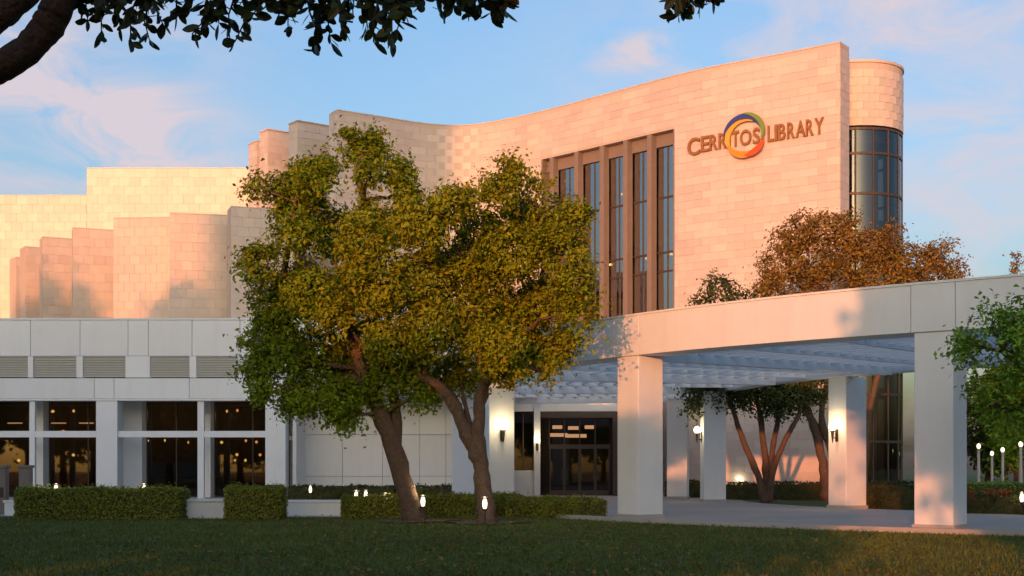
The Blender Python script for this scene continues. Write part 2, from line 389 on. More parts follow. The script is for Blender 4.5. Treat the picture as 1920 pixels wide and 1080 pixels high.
# saw-tooth walls stepping away behind the left end of the tower
TEETH = []
for px, py in ((558, 227), (502, 243), (481, 265)):
    d = ZT * F / (HZ - py); p = Vector((at(px, d), d)); t = Vector((.80, .60)).normalized(); n = Vector((t.y, -t.x))
    TEETH.append((p, t, n)); q = p + t * 6.0; e = n * TH
    MB().prism([p, q, q - e, p - e], 0, HT).build('tooth_wall', 'grout', tower)
    q2 = p + t * 6.0; MB().prism([p + n * .07 - t * .05, q2 + n * .07, q2 - e, p - e - t * .05], HT + .004, HT + .07).build('coping', 'tile_hall', tower)
# cladding tiles of the tower
TW, TH_, TG = 1.06, .44, .009
tiles = []                                                       # (matrix, width, projected area)
def put_tile(store, p, t, n, z, w, h, proud=.03):
    c = Vector((p.x, p.y, z)); d = Vector((c.x, c.y, c.z - CAMZ)); fac = max(0, -(n.x * d.x + n.y * d.y) / d.length)
    tilt = random.uniform(-.006, .006); yaw = random.uniform(-.006, .006)
    m = Matrix(((t.x, -n.x, 0, c.x + n.x * .004), (t.y, -n.y, 0, c.y + n.y * .004), (0, 0, 1, c.z), (0, 0, 0, 1)))
    m = m @ Matrix.Rotation(tilt, 4, 'X') @ Matrix.Rotation(yaw, 4, 'Z') @ Matrix.Translation((0, random.uniform(-.006, .006), 0))
    store.append((m, w, h, fac * w * h / c.y ** 2))
def tile_run(store, s0, s1, fn, z0, z1, tw, th, skip=None):
    row = 0; z = z0
    while z + th <= z1 + .02:
        s = s0 - (tw / 2 if row % 2 else 0)
        while s < s1 - .05:
            a, b = max(s, s0), min(s + tw, s1)
            if b - a > .12 and not (skip and skip(a, b, z, z + th)):
                if skip and a < S1 < b and SZ0 < z + th and z < SZ1: a = S1
                if skip and a < S0 < b and SZ0 < z + th and z < SZ1: b = S0
                if b - a > .1:
                    p, t, n = fn((a + b) / 2); put_tile(store, p, t, n, z + th / 2, b - a - TG, th - TG)
            s += tw
        row += 1; z += th
def in_slot(a, b, z0, z1): return a >= S0 - .01 and b <= S1 + .01 and z1 > SZ0 + .05 and z0 < SZ1 - .05
tile_run(tiles, 0, LEN, cur, .0, HT, TW, TH_ * HT / (TH_ * 54.545), in_slot)
for p0, t0, n0 in TEETH: tile_run(tiles, 0, 5.6, lambda s: (p0 + t0 * s, t0, n0), 8.0, HT, TW, .44)
def drum_f(s):
    a = math.degrees(s / DR) - 135; x, y = dpt(a, DR); n = Vector((math.sin(R(a)), -math.cos(R(a)))); return Vector((x, y)), Vector((math.cos(R(a)), math.sin(R(a)))), n
tile_run(tiles, 0, R(265) * DR, drum_f, GZ, HT - .25, .62, .44)
pe, te, ne = cur(LEN)                                            # tiles on the thin right end of the wall
tile_run(tiles, 0.02, TH - .02, lambda s: (Vector((pe.x - ne.x * s, pe.y - ne.y * s)), -ne, te), 0, HT, .59, .44)
p1, t1, n1 = cur(0)
for p0, t0, n0 in [(p1, t1, n1)] + TEETH:
    tile_run(tiles, 0.02, TH - .02, lambda s: (Vector((p0.x - n0.x * (TH - s), p0.y - n0.y * (TH - s))), n0, -t0), 8, HT, .59, .44)
TILE_MESH = {}
def tile_mesh(m):
    if m not in TILE_MESH:
        mb = MB(); e = .012
        o = [(-.5, -.5), (.5, -.5), (.5, .5), (-.5, .5)]; vs = [(x, .0, z) for x, z in o] + [(x, -.012, z) for x, z in o] + [(x * .988, -.016, z * .975) for x, z in o]
        fs = [(8, 9, 10, 11)] + [(i, (i + 1) % 4, 4 + (i + 1) % 4, 4 + i) for i in range(4)] + [(4 + i, 4 + (i + 1) % 4, 8 + (i + 1) % 4, 8 + i) for i in range(4)]
        mb.add(vs, fs); me = mb.mesh('tile'); me.materials.append(MATS[m]); TILE_MESH[m] = me
    return TILE_MESH[m]
def lay_tiles(store, parent, m, visible, limit=300):
    me = tile_mesh(m); base = [v.co.copy() for v in me.vertices]; faces = [tuple(p.vertices) for p in me.polygons]
    order = sorted(range(len(store)), key=lambda i: (-store[i][3] if visible(store[i][0].translation) else 1))
    for i in order[:limit]:
        M, w, h, a = store[i]; o = bpy.data.objects.new('tile', me); C.objects.link(o); o.parent = parent
        o.matrix_parent_inverse = PINV[parent.name]; o.matrix_basis = M @ Matrix.Diagonal((w, 1, h, 1))
    mb = MB()
    for i in order[limit:]:
        M, w, h, a = store[i]; Q = M @ Matrix.Diagonal((w, 1, h, 1)); mb.add([Q @ v for v in base], faces)
    if mb.v: mb.build('tile_cladding', m, parent, kind='stuff')
def proj(p): return 960 + F * p.x / p.y, HZ - F * (p.z - CAMZ) / p.y
def vis_tower(p):
    x, y = proj(p); return x > 1120 and y < 575 and not (x > 1420 and y > 420)
lay_tiles(tiles, tower, 'tile', vis_tower)

# ------------------------------------------------------------------ sign on the tower
sb = cur(s_at(1415))
sign = thing('library_sign', (sb[0].x, sb[0].y, 18.4), 'bronze CERRITOS LIBRARY wall letters with colourful swirl ring on stone tower', 'sign')
def glyph(ch):
    cu = bpy.data.curves.new('letter', 'FONT'); cu.body = ch; cu.extrude = .05; cu.offset = .012; cu.size = 1.0; cu.resolution_u = 4
    ob = bpy.data.objects.new('letter_tmp', cu); C.objects.link(ob); bpy.context.view_layer.update()
    me = bpy.data.meshes.new_from_object(ob.evaluated_get(bpy.context.evaluated_depsgraph_get())); C.objects.unlink(ob); bpy.data.objects.remove(ob); return me
G = {c: glyph(c) for c in set('CERRITOSLIBRARY')}
word = [('C', 1303, 23), ('E', 1324, 14), ('R', 1340, 15), ('R', 1357, 15), ('I', 1369, 5), ('T', 1381, 13), ('O', 1400, 21), ('S', 1420, 13), ('L', 1447, 11), ('I', 1457, 5), ('B', 1468, 13), ('R', 1485, 14), ('A', 1503, 17), ('R', 1520, 14), ('Y', 1538, 17)]
ZB = 19.33; LH = .86
for ch, pc, pw in word:
    me = G[ch].copy(); co = np.array([v.co[:] for v in me.vertices]); lo, hi = co.min(0), co.max(0)
    h = LH * (1.14 if ch in 'C' else 1.0); zb = ZB - (.10 if ch == 'C' else 0); hw = s_at(pc + pw / 2) - s_at(pc - pw / 2)
    for v in me.vertices:
        v.co = ((v.co.x - lo[0]) / (hi[0] - lo[0]) * hw - hw / 2, -(v.co.z) - .13, (v.co.y - lo[1]) / (hi[1] - lo[1]) * h)
    me.materials.clear(); me.materials.append(MATS['letter'])
    p, t, n = cur(s_at(pc)); o = link('letter', me, sign)
    o.matrix_basis = Matrix(((t.x, -n.x, 0, p.x), (t.y, -n.y, 0, p.y), (0, 0, 1, zb), (0, 0, 0, 1)))
pr, tr, nr = cur(s_at(1400)); ZR = zz(257, pr.y)
def swirl(a0, a1, r0, r1, w0, w1, m, d0=.16, n=28, lab=None):
    vs = []; fs = []
    for i in range(n + 1):
        t = i / n; a = R(a0 + (a1 - a0) * t); r = r0 + (r1 - r0) * t; w = w0 + (w1 - w0) * math.sin(math.pi * t) ** .8
        for q, y in ((r - w / 2, d0), (r + w / 2, d0), (r + w / 2, d0 + .07), (r - w / 2, d0 + .07)): vs.append((q * math.cos(a) * 1.08, -y, q * math.sin(a)))
    for i in range(n):
        for k in range(4): fs.append((4 * i + k, 4 * i + (k + 1) % 4, 4 * i + 4 + (k + 1) % 4, 4 * i + 4 + k))
    fs += [(0, 1, 2, 3), (4 * n + 3, 4 * n + 2, 4 * n + 1, 4 * n)]
    mb = MB(); mb.add(vs, fs); o = mb.build('swirl', m, sign)
    o.matrix_basis = Matrix(((tr.x, -nr.x, 0, pr.x), (tr.y, -nr.y, 0, pr.y), (0, 0, 1, ZR), (0, 0, 0, 1)))
    if lab: o['label'] = lab
swirl(60, 232, .88, 1.02, .03, .30, 'sign_yellow', .20, lab='yellow arc of the swirl')
swirl(205, 318, .98, 1.06, .05, .36, 'sign_orange', .26, lab='orange arc of the swirl')
swirl(272, 345, 1.08, 1.12, .03, .34, 'sign_red', .32, lab='red arc of the swirl')
swirl(172, 4, 1.14, 1.02, .03, .27, 'sign_blue', .30, lab='blue arc of the swirl')
swirl(92, -22, 1.22, 1.02, .03, .24, 'sign_green', .36, lab='green arc of the swirl')

# ------------------------------------------------------------------ stone hall on the left
hall = thing('stone_hall', (-25, 88, 0), 'cream stone hall with stepped wall panels behind the white wing', 'building')
ht = []; hc = []
zc = 16.5; tops = [(433, 545, 388), (318, 433, 400.5), (213, 318, 410), (136, 213, 428), (80, 136, 445), (47, 80, 463), (30, 47, 483)]
for k, (xa, xb, py) in enumerate(tops):
    Y = (zc - CAMZ) * F / (HZ - py); x0, x1 = at(xa, Y), at(xb, Y) + (.0 if k == 0 else .5)
    x1 = min(x1, -12.2)
    ang = R((-20, -12, 5, -20, -27, -33, -37)[k])                            # the far panels turn slightly away
    t = Vector((math.cos(ang), -math.sin(ang))); n = Vector((t.y, -t.x)); p = Vector((x0, Y)); q = p + t * (x1 - x0) / math.cos(ang); e = n * 1.5
    MB().prism([p, q, q - e, p - e], 0, zc).build('panel_wall', 'grout', hall)
    MB().prism([p + n * .035, q + n * .035, q - e, p - e], zc + .004, zc + .07).build('coping', 'tile_hall', hall)
    tile_run(ht, 0, (q - p).length, lambda s: (p + t * s, t, n), 6.6, zc, .66, .55)
Yc = 97.0
for xa, xb, py in ((-160, 163, 367), (163, 520, 316)):
    x0, x1, z1 = at(xa, Yc), at(xb, Yc), zz(py, Yc)
    MB().box(x0, x1, Yc, Yc + 2.5, 0, z1).build('rear_wall', 'grout', hall)
    MB().box(x0 - .05, x1 + .05, Yc - .035, Yc + 2.5, z1 + .004, z1 + .06).build('coping', 'tile_cream', hall)
    tile_run(hc, 0, x1 - x0, lambda s: (Vector((x0 + s, Yc)), Vector((1, 0)), Vector((0, -1))), z1 - 18 * .64, z1, .78, .64)
def vis_hall(p):
    x, y = proj(p); return 0 < x < 470 and y < 600
lay_tiles(ht, hall, 'tile_hall', vis_hall, 300)
lay_tiles(hc, hall, 'tile_cream', vis_hall, 0)
for k, (xa, xb, py) in enumerate(tops):                            # low roof between the panels and the rear wall
    Y = (zc - CAMZ) * F / (HZ - py); MB().box(at(xa, Y) + .1, min(at(xb, Y), -12.3), Y + 1.6, Yc - .1, 14.6 - k * .01, 14.9 - k * .01).build('roof', 'kerb', hall)

# ------------------------------------------------------------------ white wing with the glazed front
wing = thing('white_wing', (-14, 69, 0), 'low white panelled wing with dark glazed front and louvres', 'building')
YF = 68.0; PXM = F / YF
ZTOP, ZL1, ZL0, ZB1, ZB0 = zz(600, YF), zz(669, YF), zz(707, YF), zz(709, YF), zz(748, YF)
def xw(px): return at(px, YF)
def slab(name, px0, px1, z0, z1, y0=YF, y1=YF + .35, m='white_panel', par=wing, g=.012, bevel=.012, **kw):
    return MB().box(xw(px0) + g, xw(px1) - g, y0, y1, z0 + g, z1 - g).build(name, m, par, bevel=bevel, **kw)
XL, XR = -230, 1000
MB().box(xw(XL), xw(539), YF + .2, YF + .6, ZL1 + .02, ZTOP - .02).build('parapet_backing', 'joint', wing)
MB().box(xw(539), xw(XR), YF + .2, YF + .6, 5.4, ZTOP - .02).build('parapet_backing', 'joint', wing)
joints = [-230, -150, -70, 57, 150, 240, 278, 360, 450, 540, 578, 660, 745, 830, 868, 935, 1000]
for a, b in zip(joints[:-1], joints[1:]): slab('parapet_panel', a, b, ZL1 + .03, ZTOP)
MB().box(xw(XL) - .04, xw(XR) + .04, YF - .03, YF + .62, ZTOP + .003, ZTOP + .10).build('coping', 'white', wing, bevel=.01)
MB().box(xw(XL), xw(XR), YF + .63, 75.4, ZTOP - .6, ZTOP - .35).build('roof', 'kerb', wing)
# louvre band
bays_l = [(-120, -40), (-28, 52), (62, 143), (155, 235), (281, 355), (368, 446), (458, 534)]
for a, b in bays_l:
    mb = MB(); z = ZL0 + .02
    while z < ZL1:
        mb.add([(xw(a), YF + .05, z), (xw(b), YF + .05, z), (xw(b), YF + .20, z + .11), (xw(a), YF + .20, z + .11), (xw(a), YF + .05, z - .015), (xw(b), YF + .05, z - .015), (xw(b), YF + .2, z + .095), (xw(a), YF + .2, z + .095)],
               [(0, 1, 2, 3), (4, 7, 6, 5), (0, 4, 5, 1)]); z += .125
    mb.build('louvre', 'louvre', wing)
MB().box(xw(XL), xw(539), YF + .24, YF + .3, ZL0 - .1, ZL1 + .1).build('louvre_backing', 'bronze', wing)
edges = [XL] + [e for ab in bays_l for e in ab] + [540]
for a, b in zip(edges[0::2], edges[1::2]): slab('louvre_post', a, b, ZL0 - .02, ZL1 + .03, YF + .003, YF + .33, g=.0)
# beam over the glazing
for a, b in zip([XL, -100, 178, 215, 356, 500, 538], [-100, 178, 215, 356, 500, 538, 539]):
    if b - a > 5: slab('beam', a, b, ZB0, ZB1, YF - .12, YF + .6)
MB().box(xw(XL), xw(537), YF - .16, YF + .62, ZB0 - .09, ZB0 - .003).build('beam_lip', 'white', wing)
for a, b in ((-137, -97), (181, 221), (498, 536)): slab('column', a, b, 0, ZB0 - .09, YF - .10, YF + 1.0, 'white', g=.0, bevel=.02)
for a, b in ((-240, -230), (55, 65), (370, 382)): slab('mullion', a, b, 0, ZB0 - .09, YF + .02, YF + .26, 'white', g=.0)
for a, b in ((-97, 55), (65, 181), (221, 370), (382, 498)): slab('transom', a, b, zz(820, YF), zz(808, YF), YF + .03, YF + .24, 'white', g=.0)
# set-back glazing line, its piers, and the reading room behind
YG = 71.2
def xg(px): return at(px, YG)
for a, b in ((-60, -30), (66, 92), (238, 275), (386, 402)): MB().box(xg(a), xg(b), YG - .9, YG + .25, 0, 5.3).build('pier', 'white', wing, bevel=.015)
gz0, gz1, gz2 = .1, zz(815, YG), 5.25
for a, b in ((-200, -60), (-30, 66), (92, 238), (275, 386), (402, 545)):
    for z0, z1 in ((gz0, gz1), (gz1, gz2)):
        k = 2 if b - a > 100 else 1
        for j in range(k):
            x0 = xg(a + (b - a) * j / k); x1 = xg(a + (b - a) * (j + 1) / k)
            MB().box(x0 + .03, x1 - .03, YG, YG + .012, z0 + .03, z1 - .03).build('pane', 'glass', wing)
            mb = MB(); mb.box(x0, x0 + .05, YG - .04, YG + .06, z0, z1); mb.box(x0 + .05, x1 - .0, YG - .04, YG + .06, z1 - .05, z1); mb.build('window_frame', 'bronze', wing)
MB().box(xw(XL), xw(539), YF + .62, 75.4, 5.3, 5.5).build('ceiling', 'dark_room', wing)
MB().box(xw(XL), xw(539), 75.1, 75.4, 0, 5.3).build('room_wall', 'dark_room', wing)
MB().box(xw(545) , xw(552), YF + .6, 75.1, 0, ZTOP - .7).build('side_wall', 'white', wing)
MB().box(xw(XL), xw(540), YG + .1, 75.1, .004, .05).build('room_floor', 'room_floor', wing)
for k in range(26):
    x = random.uniform(xg(-30), xg(500)); y = random.uniform(72, 74.6); z = random.choice([3.5, 3.6, 3.0, 2.9, 2.2, 4.6, 1.9]); w = random.uniform(.04, .12)
    MB().lathe((x, y, z), [(w * .4, 0), (w, .05), (w * 1.2, .10), (w * .3, .16)], 9).build('room_lamp', random.choice(['room_glow', 'room_glow_y']), wing)
for px in (28, 110, 162): x = at(px, 73.5); MB().box(x - .38, x + .38, 73.4, 73.6, 4.0, 4.06).build('ceiling_lamp', 'dim_glow', wing)
for k in range(9):                                                # shelving in the reading room
    x = xg(-20) + k * 1.55; MB().box(x, x + 1.2, 74.0, 74.5, .06, random.uniform(1.4, 2.3)).build('bookshelf', 'room_floor', wing)
# plain panelled wall set back to the right of the glazing
YW = 71.6
def xv(px): return at(px, YW)
MB().box(xv(541), xv(958), YW + .16, YW + .5, 0, ZTOP - .1).build('wall_backing', 'joint', wing)
cols_w = [541, 642, 717, 787, 836, 868, 958]; rows_w = [0.0, zz(893, YW), zz(815, YW), zz(748, YW), zz(690, YW), ZTOP - .1]
for a, b in zip(cols_w[:-1], cols_w[1:]):
    for z0, z1 in zip(rows_w[:-1], rows_w[1:]):
        MB().box(xv(a) + .01, xv(b) - .01, YW, YW + .2, z0 + .01, z1 - .01).build('wall_panel', 'white_panel', wing, bevel=.01)
MB().box(xv(545), xv(571), YW - .55, YW - .002, zz(826, YW), zz(818, YW)).build('light_shelf', 'white', wing)
# entrance vestibule
YE = 74.0
def xe(px): return at(px, YE)
ent = thing('entrance_vestibule', (3.5, YE, 0), 'dark glazed library entrance doors under the trellis canopy', 'entrance')
MB().box(xe(940), xe(1003), YE, YE + .3, 0, zz(882, YE)).build('low_wall', 'white_panel', ent, bevel=.01)
MB().box(xe(963), xe(999), YE + .1, YE + .112, zz(881, YE), 4.6).build('pane', 'glass', ent)
mb = MB(); mb.box(xe(958), xe(963), YE, YE + .2, zz(881, YE), 4.7); mb.box(xe(980), xe(982), YE, YE + .2, zz(881, YE), 4.7); mb.build('window_frame', 'bronze', ent)
MB().box(xe(1001), xe(1013), YE - .25, YE + .3, 0, 4.9).build('post', 'white', ent, bevel=.015)
MB().box(xe(940), xe(1240), YE - .05, YE + .5, 4.7, 8.4).build('fascia', 'white_panel', ent, bevel=.015)
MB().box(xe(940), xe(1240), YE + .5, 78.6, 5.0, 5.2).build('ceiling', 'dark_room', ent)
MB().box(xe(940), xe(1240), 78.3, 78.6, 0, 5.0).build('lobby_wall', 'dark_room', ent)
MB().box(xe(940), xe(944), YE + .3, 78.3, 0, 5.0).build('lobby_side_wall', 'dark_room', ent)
MB().box(xe(1149), xe(1240), YE, YE + .3, 0, 4.69).build('side_panel', 'bronze', ent)
MB().box(xe(1013), xe(1149), YE + .0, YE + .22, 4.35, 4.69).build('door_header', 'bronze', ent)
YD = YE + .6
for i, (a, b) in enumerate(((1030, 1058), (1058, 1087), (1087, 1116), (1116, 1144))):
    d = MB(); x0, x1 = at(a, YD), at(b, YD); zt = 2.75
    d.box(x0 + .01, x0 + .08, YD, YD + .06, .02, zt); d.box(x1 - .08, x1 - .01, YD, YD + .06, .02, zt); d.box(x0 + .08, x1 - .08, YD, YD + .06, zt - .12, zt); d.box(x0 + .08, x1 - .08, YD, YD + .06, .02, .30)
    do = d.build('door', 'bronze', ent)
    MB().box(x0 + .08, x1 - .08, YD + .025, YD + .035, .3, zt - .12).build('door_pane', 'glass_door', do)
    hx = x1 - .13 if i % 2 == 0 else x0 + .13
    MB().tube([(hx, YD - .07, .9), (hx, YD - .07, 1.5)], [.02, .02], 8).build('handle', 'lamp_metal', do)
    MB().box(x0 + .02, x1 - .02, YD + .02, YD + .03, zt + .12, 4.3).build('pane', 'glass_door', ent)
    MB().box(x0 - .03, x0 + .03, YD - .01, YD + .08, zt, 4.35).build('mullion', 'bronze', ent)
MB().box(at(1030, YD), at(1144, YD), YD - .02, YD + .08, zt, zt + .12).build('transom', 'bronze', ent)
for px, z, w in ((1045, 3.9, .28), (1075, 3.85, .3), (1105, 3.9, .26), (1048, 3.45, .5), (1080, 3.4, .6)):  # glowing bars in place of the pinkish reflections in the door glass
    MB().box(at(px, 76.5) - w, at(px, 76.5) + w, 76.5, 76.6, z - .10, z + .10).build('reflection_bar', 'dim_glow', ent)

# ------------------------------------------------------------------ curved white canopy
can = thing('entrance_canopy', (8, 45, 0), 'curved white trellis canopy on square white columns before the entrance', 'canopy')
ZU, ZTB = 5.0, 6.2
RO, RI = 34.0, 22.0
def ring_seg(name, r0, r1, b0, b1, z0, z1, m, n=8, gap=.0, bevel=.0):
    g = math.degrees(gap / r1); a = arc(r0, b0 + g, b1 - g, n); c = arc(r1, b0 + g, b1 - g, n)
    vs = []; fs = []
    for i in range(n): vs += [(*c[i], z0), (*a[i], z0), (*a[i], z1), (*c[i], z1)]
    for i in range(n - 1):
        for k in range(4): fs.append((4 * i + k, 4 * i + (k + 1) % 4, 4 * i + 4 + (k + 1) % 4, 4 * i + 4 + k))
    fs += [(3, 2, 1, 0), (4 * n - 4, 4 * n - 3, 4 * n - 2, 4 * n - 1)]
    mb = MB(); mb.add(vs, [f[::-1] for f in fs]); return mb.build(name, m, can, bevel=bevel)
outer_b = [4, 21, 38, 55, 72, 89, 106]; hw = math.degrees(.56 / RO)
pts_b = []
for b in outer_b: pts_b += [b - hw, b + hw]
for b0, b1 in zip(pts_b[:-1], pts_b[1:]):
    w = b1 - b0 < 4
    ring_seg('beam_block' if w else 'ring_beam', RO - .55, RO + (.555 if w else .55), b0, b1, ZU, ZTB, 'white', 3 if w else 14, gap=.008, bevel=.012)
ring_seg('beam_cap', RO - .58, RO + .58, 4 - hw, 106 + hw, ZTB + .002, ZTB + .06, 'white', 70)
def column(r, b, w=1.0, z1=ZU, label=None):
    c = Vector(pol(r, b)); n = Vector((-math.sin(R(b)), -math.cos(R(b)))); t = Vector((math.cos(R(b)), -math.sin(R(b)))) ; h = w / 2
    mb = MB(); mb.prism([c + n * h + t * h, c + n * h - t * h, c - n * h - t * h, c - n * h + t * h], 0, z1 - .004)
    o = mb.build('column', 'white', can, bevel=.03)
    h2 = h + .04; MB().prism([c + n * h2 + t * h2, c + n * h2 - t * h2, c - n * h2 - t * h2, c - n * h2 + t * h2], 0.004, .16).build('base', 'kerb', o)
    return c, n, t
cols = {}
for b in outer_b: cols[('o', b)] = column(RO, b)
for b, rr in ((9, 22), (36, 22), (62.3, 21.55), (88.7, 22.75), (103, 24.2)): cols[('i', b)] = column(rr, b, 1.0)
inner_j = [4, 20, 36, 49, 62.3, 75.5, 88.7, 106]
for b0, b1 in zip(inner_j[:-1], inner_j[1:]): ring_seg('inner_beam', RI - .35, RI + .35, b0, b1, ZU, ZU + .62, 'slat_paint', 10, gap=.006)
def girder(p, q, w, z0, z1, name, m):
    p = Vector(p); q = Vector(q); t = (q - p).normalized(); n = Vector((t.y, -t.x)) * w / 2
    return MB().prism([p + n, q + n, q - n, p - n], z0, z1).build(name, m, can)
gb = [4 + 102 * i / 18 for i in range(19)]
for i, b in enumerate(gb):
    main = i % 3 == 0
    girder(pol(RI + .36, b), pol(RO - .56, b), .36 if main else .16, ZU - .10 if main else ZU + .06, ZU + .46, 'girder', 'slat_paint')
rr = RI + .85
while rr < RO - .8:
    for i in range(18):
        w0 = math.degrees((.19 if i % 3 == 0 else .09) / rr); w1 = math.degrees((.19 if i % 3 == 2 else .09) / rr)
        ring_seg('slat', rr - .05, rr + .05, gb[i] + w0, gb[i + 1] - w1, ZU + .16, ZU + .42, 'slat_paint', 4)
    rr += .68

# ------------------------------------------------------------------ lamps
def sconce(pt, n, z, label):
    t = thing('wall_lamp', (pt[0], pt[1], z - .55), label, 'wall lamp', 'torch lamps by the entrance')
    c = Vector((pt[0] + n.x * .22, pt[1] + n.y * .22))
    MB().prism([(pt[0] - n.y * .07, pt[1] + n.x * .07), (pt[0] + n.y * .07, pt[1] - n.x * .07), (pt[0] + n.y * .07 + n.x * .03, pt[1] - n.x * .07 + n.y * .03), (pt[0] - n.y * .07 + n.x * .03, pt[1] + n.x * .07 + n.y * .03)], z - .5, z - .02).build('back_plate', 'lamp_metal', t)
    MB().tube([(pt[0] + n.x * .03, pt[1] + n.y * .03, z - .38), (c.x, c.y, z - .34), (c.x, c.y, z - .12)], [.025, .025, .035], 8).build('bracket', 'lamp_metal', t)
    MB().lathe((c.x, c.y, z - .55), [(.012, 0), (.045, .2), (.06, .40), (.12, .47)], 12).build('holder', 'lamp_metal', t, smooth=True)
    MB().lathe((c.x, c.y, z - .07), [(.09, 0), (.13, .07), (.14, .15), (.10, .24), (.03, .29)], 14).build('lamp_globe', 'lamp_glow', t, smooth=True)
    pl = bpy.data.lights.new('lamp_light', 'POINT'); pl.energy = 12; pl.color = (1, .72, .38); pl.shadow_soft_size = .18
    lo = bpy.data.objects.new('lamp_light', pl); C.objects.link(lo); lo.parent = t; lo.matrix_parent_inverse = PINV[t.name]; lo.location = (c.x + n.x * .34, c.y + n.y * .34, z + .1)
def face_pt(key, side, w):
    c, n, t = cols[key]; d = {'out': n, 'right': t, 'left': -t, 'in': -n}[side]; return (c + d * (w / 2 + .004)), d
p, n = face_pt(('i', 62.3), 'out', 1.0); sconce(p, n, zz(803, 50.2), 'torch lamp on the inner canopy column nearest the big right column')
p, n = face_pt(('i', 88.7), 'out', 1.0); sconce(p, n, zz(808, 59.6), 'torch lamp on the inner canopy column left of the multi-stemmed tree')
p, n = face_pt(('o', 72), 'right', 1.0); sconce(p, n, zz(803, 50.2), 'torch lamp on the canopy column beside the right tree trunk')
p = Vector((xe(1007), YE - .254)); sconce(p, Vector((0, -1)), zz(828, YE), 'torch lamp on the white post left of the entrance doors')

def path_light(px, py, H, label, group='glowing path lights'):
    Y = (CAMZ - H + .13) * F / (py - HZ); x = at(px, Y)
    t = thing('path_light', (x, Y, 0), label, 'path light', group)
    MB().lathe((x, Y, 0), [(.07, 0), (.07, .04), (.03, .06), (.03, H - .34), (.08, H - .32), (.08, H - .29)], 10).build('post', 'lamp_metal', t, smooth=False)
    MB().lathe((x, Y, H - .287), [(.04, 0), (.06, .06), (.068, .15), (.055, .22), (.04, .27)], 12).build('lamp_glass', 'path_glow', t, smooth=True)
    pl = bpy.data.lights.new('lamp_light', 'POINT'); pl.energy = 5; pl.color = (1, .78, .48); pl.shadow_soft_size = .1
    lo = bpy.data.objects.new('lamp_light', pl); C.objects.link(lo); lo.parent = t; lo.matrix_parent_inverse = PINV[t.name]; lo.location = (x, Y, H + .18)
    MB().lathe((x, Y, H - .014), [(.11, 0), (.10, .03), (.02, .06)], 12).build('cap', 'lamp_metal', t, smooth=True)
path_light(582, 917, .75, 'glowing path light left of the others, before the white wall')
path_light(668, 928, .75, 'left one of the close pair of glowing path lights')
path_light(686, 927.5, .75, 'right one of the close pair of glowing path lights')
path_light(723, 934, .75, 'glowing path light just left of the leaning trunk')
path_light(793, 939, .75, 'glowing path light between the two tree trunks, near the hedge')
path_light(776, 914, .75, 'small farther path light touching the right side of the leaning trunk')
path_light(909, 943, .75, 'largest glowing path light, against the right tree trunk')
path_light(105, 917, 1.05, 'path light glowing over the far left hedge end')
path_light(270, 917, 1.05, 'path light glowing over the hedge before the white column')
path_light(1383, 911, .7, 'path light in the garden left of the multi-stemmed tree')
path_light(1916, 932, .75, 'path light at the far right edge beside the flower bed')

# ------------------------------------------------------------------ trees
def crown_points(lobes, dens, clump=.30, per=22, seed=0):
    """leaf positions gathered into flattened sprays that sit near the skin of uneven lobes"""
    r = np.random.default_rng(seed); P = []; O = []
    for c, rad in lobes:
        c = np.array(c); rad = np.array(rad if hasattr(rad, '__len__') else (rad,) * 3)
        k = max(5, int(dens * rad[0] * rad[2] * 1.9))
        d = r.normal(size=(k, 3)); d /= np.linalg.norm(d, axis=1)[:, None]
        q = d * (r.uniform(.35, 1.0, k) ** .45)[:, None] * rad * r.uniform(.8, 1.22, k)[:, None]
        for j in range(k):
            m = int(per * r.uniform(.4, 1.6)); ax = d[j] + np.array([0, 0, .5]) + r.normal(size=3) * .35; ax /= np.linalg.norm(ax)
            g = r.normal(size=(m, 3)) * clump * r.uniform(.6, 1.25); g -= ax * (g @ ax)[:, None] * .62
            P.append(c + q[j] + g); O.append(np.tile(ax * 1.1, (m, 1)) + g / clump * .25)
    return np.concatenate(P), np.concatenate(O)
def bent(p, q, n, wob, r):
    p = np.array(p, float); q = np.array(q, float); L = np.linalg.norm(q - p); o = []
    for i in range(n + 1):
        t = i / n; w = math.sin(math.pi * t) * wob * L; o.append(tuple(p + (q - p) * t + np.array([r.normal() * w * .5, r.normal() * w * .5, (t - t * t) * wob * L * .8 + r.normal() * w * .2])))
    return o
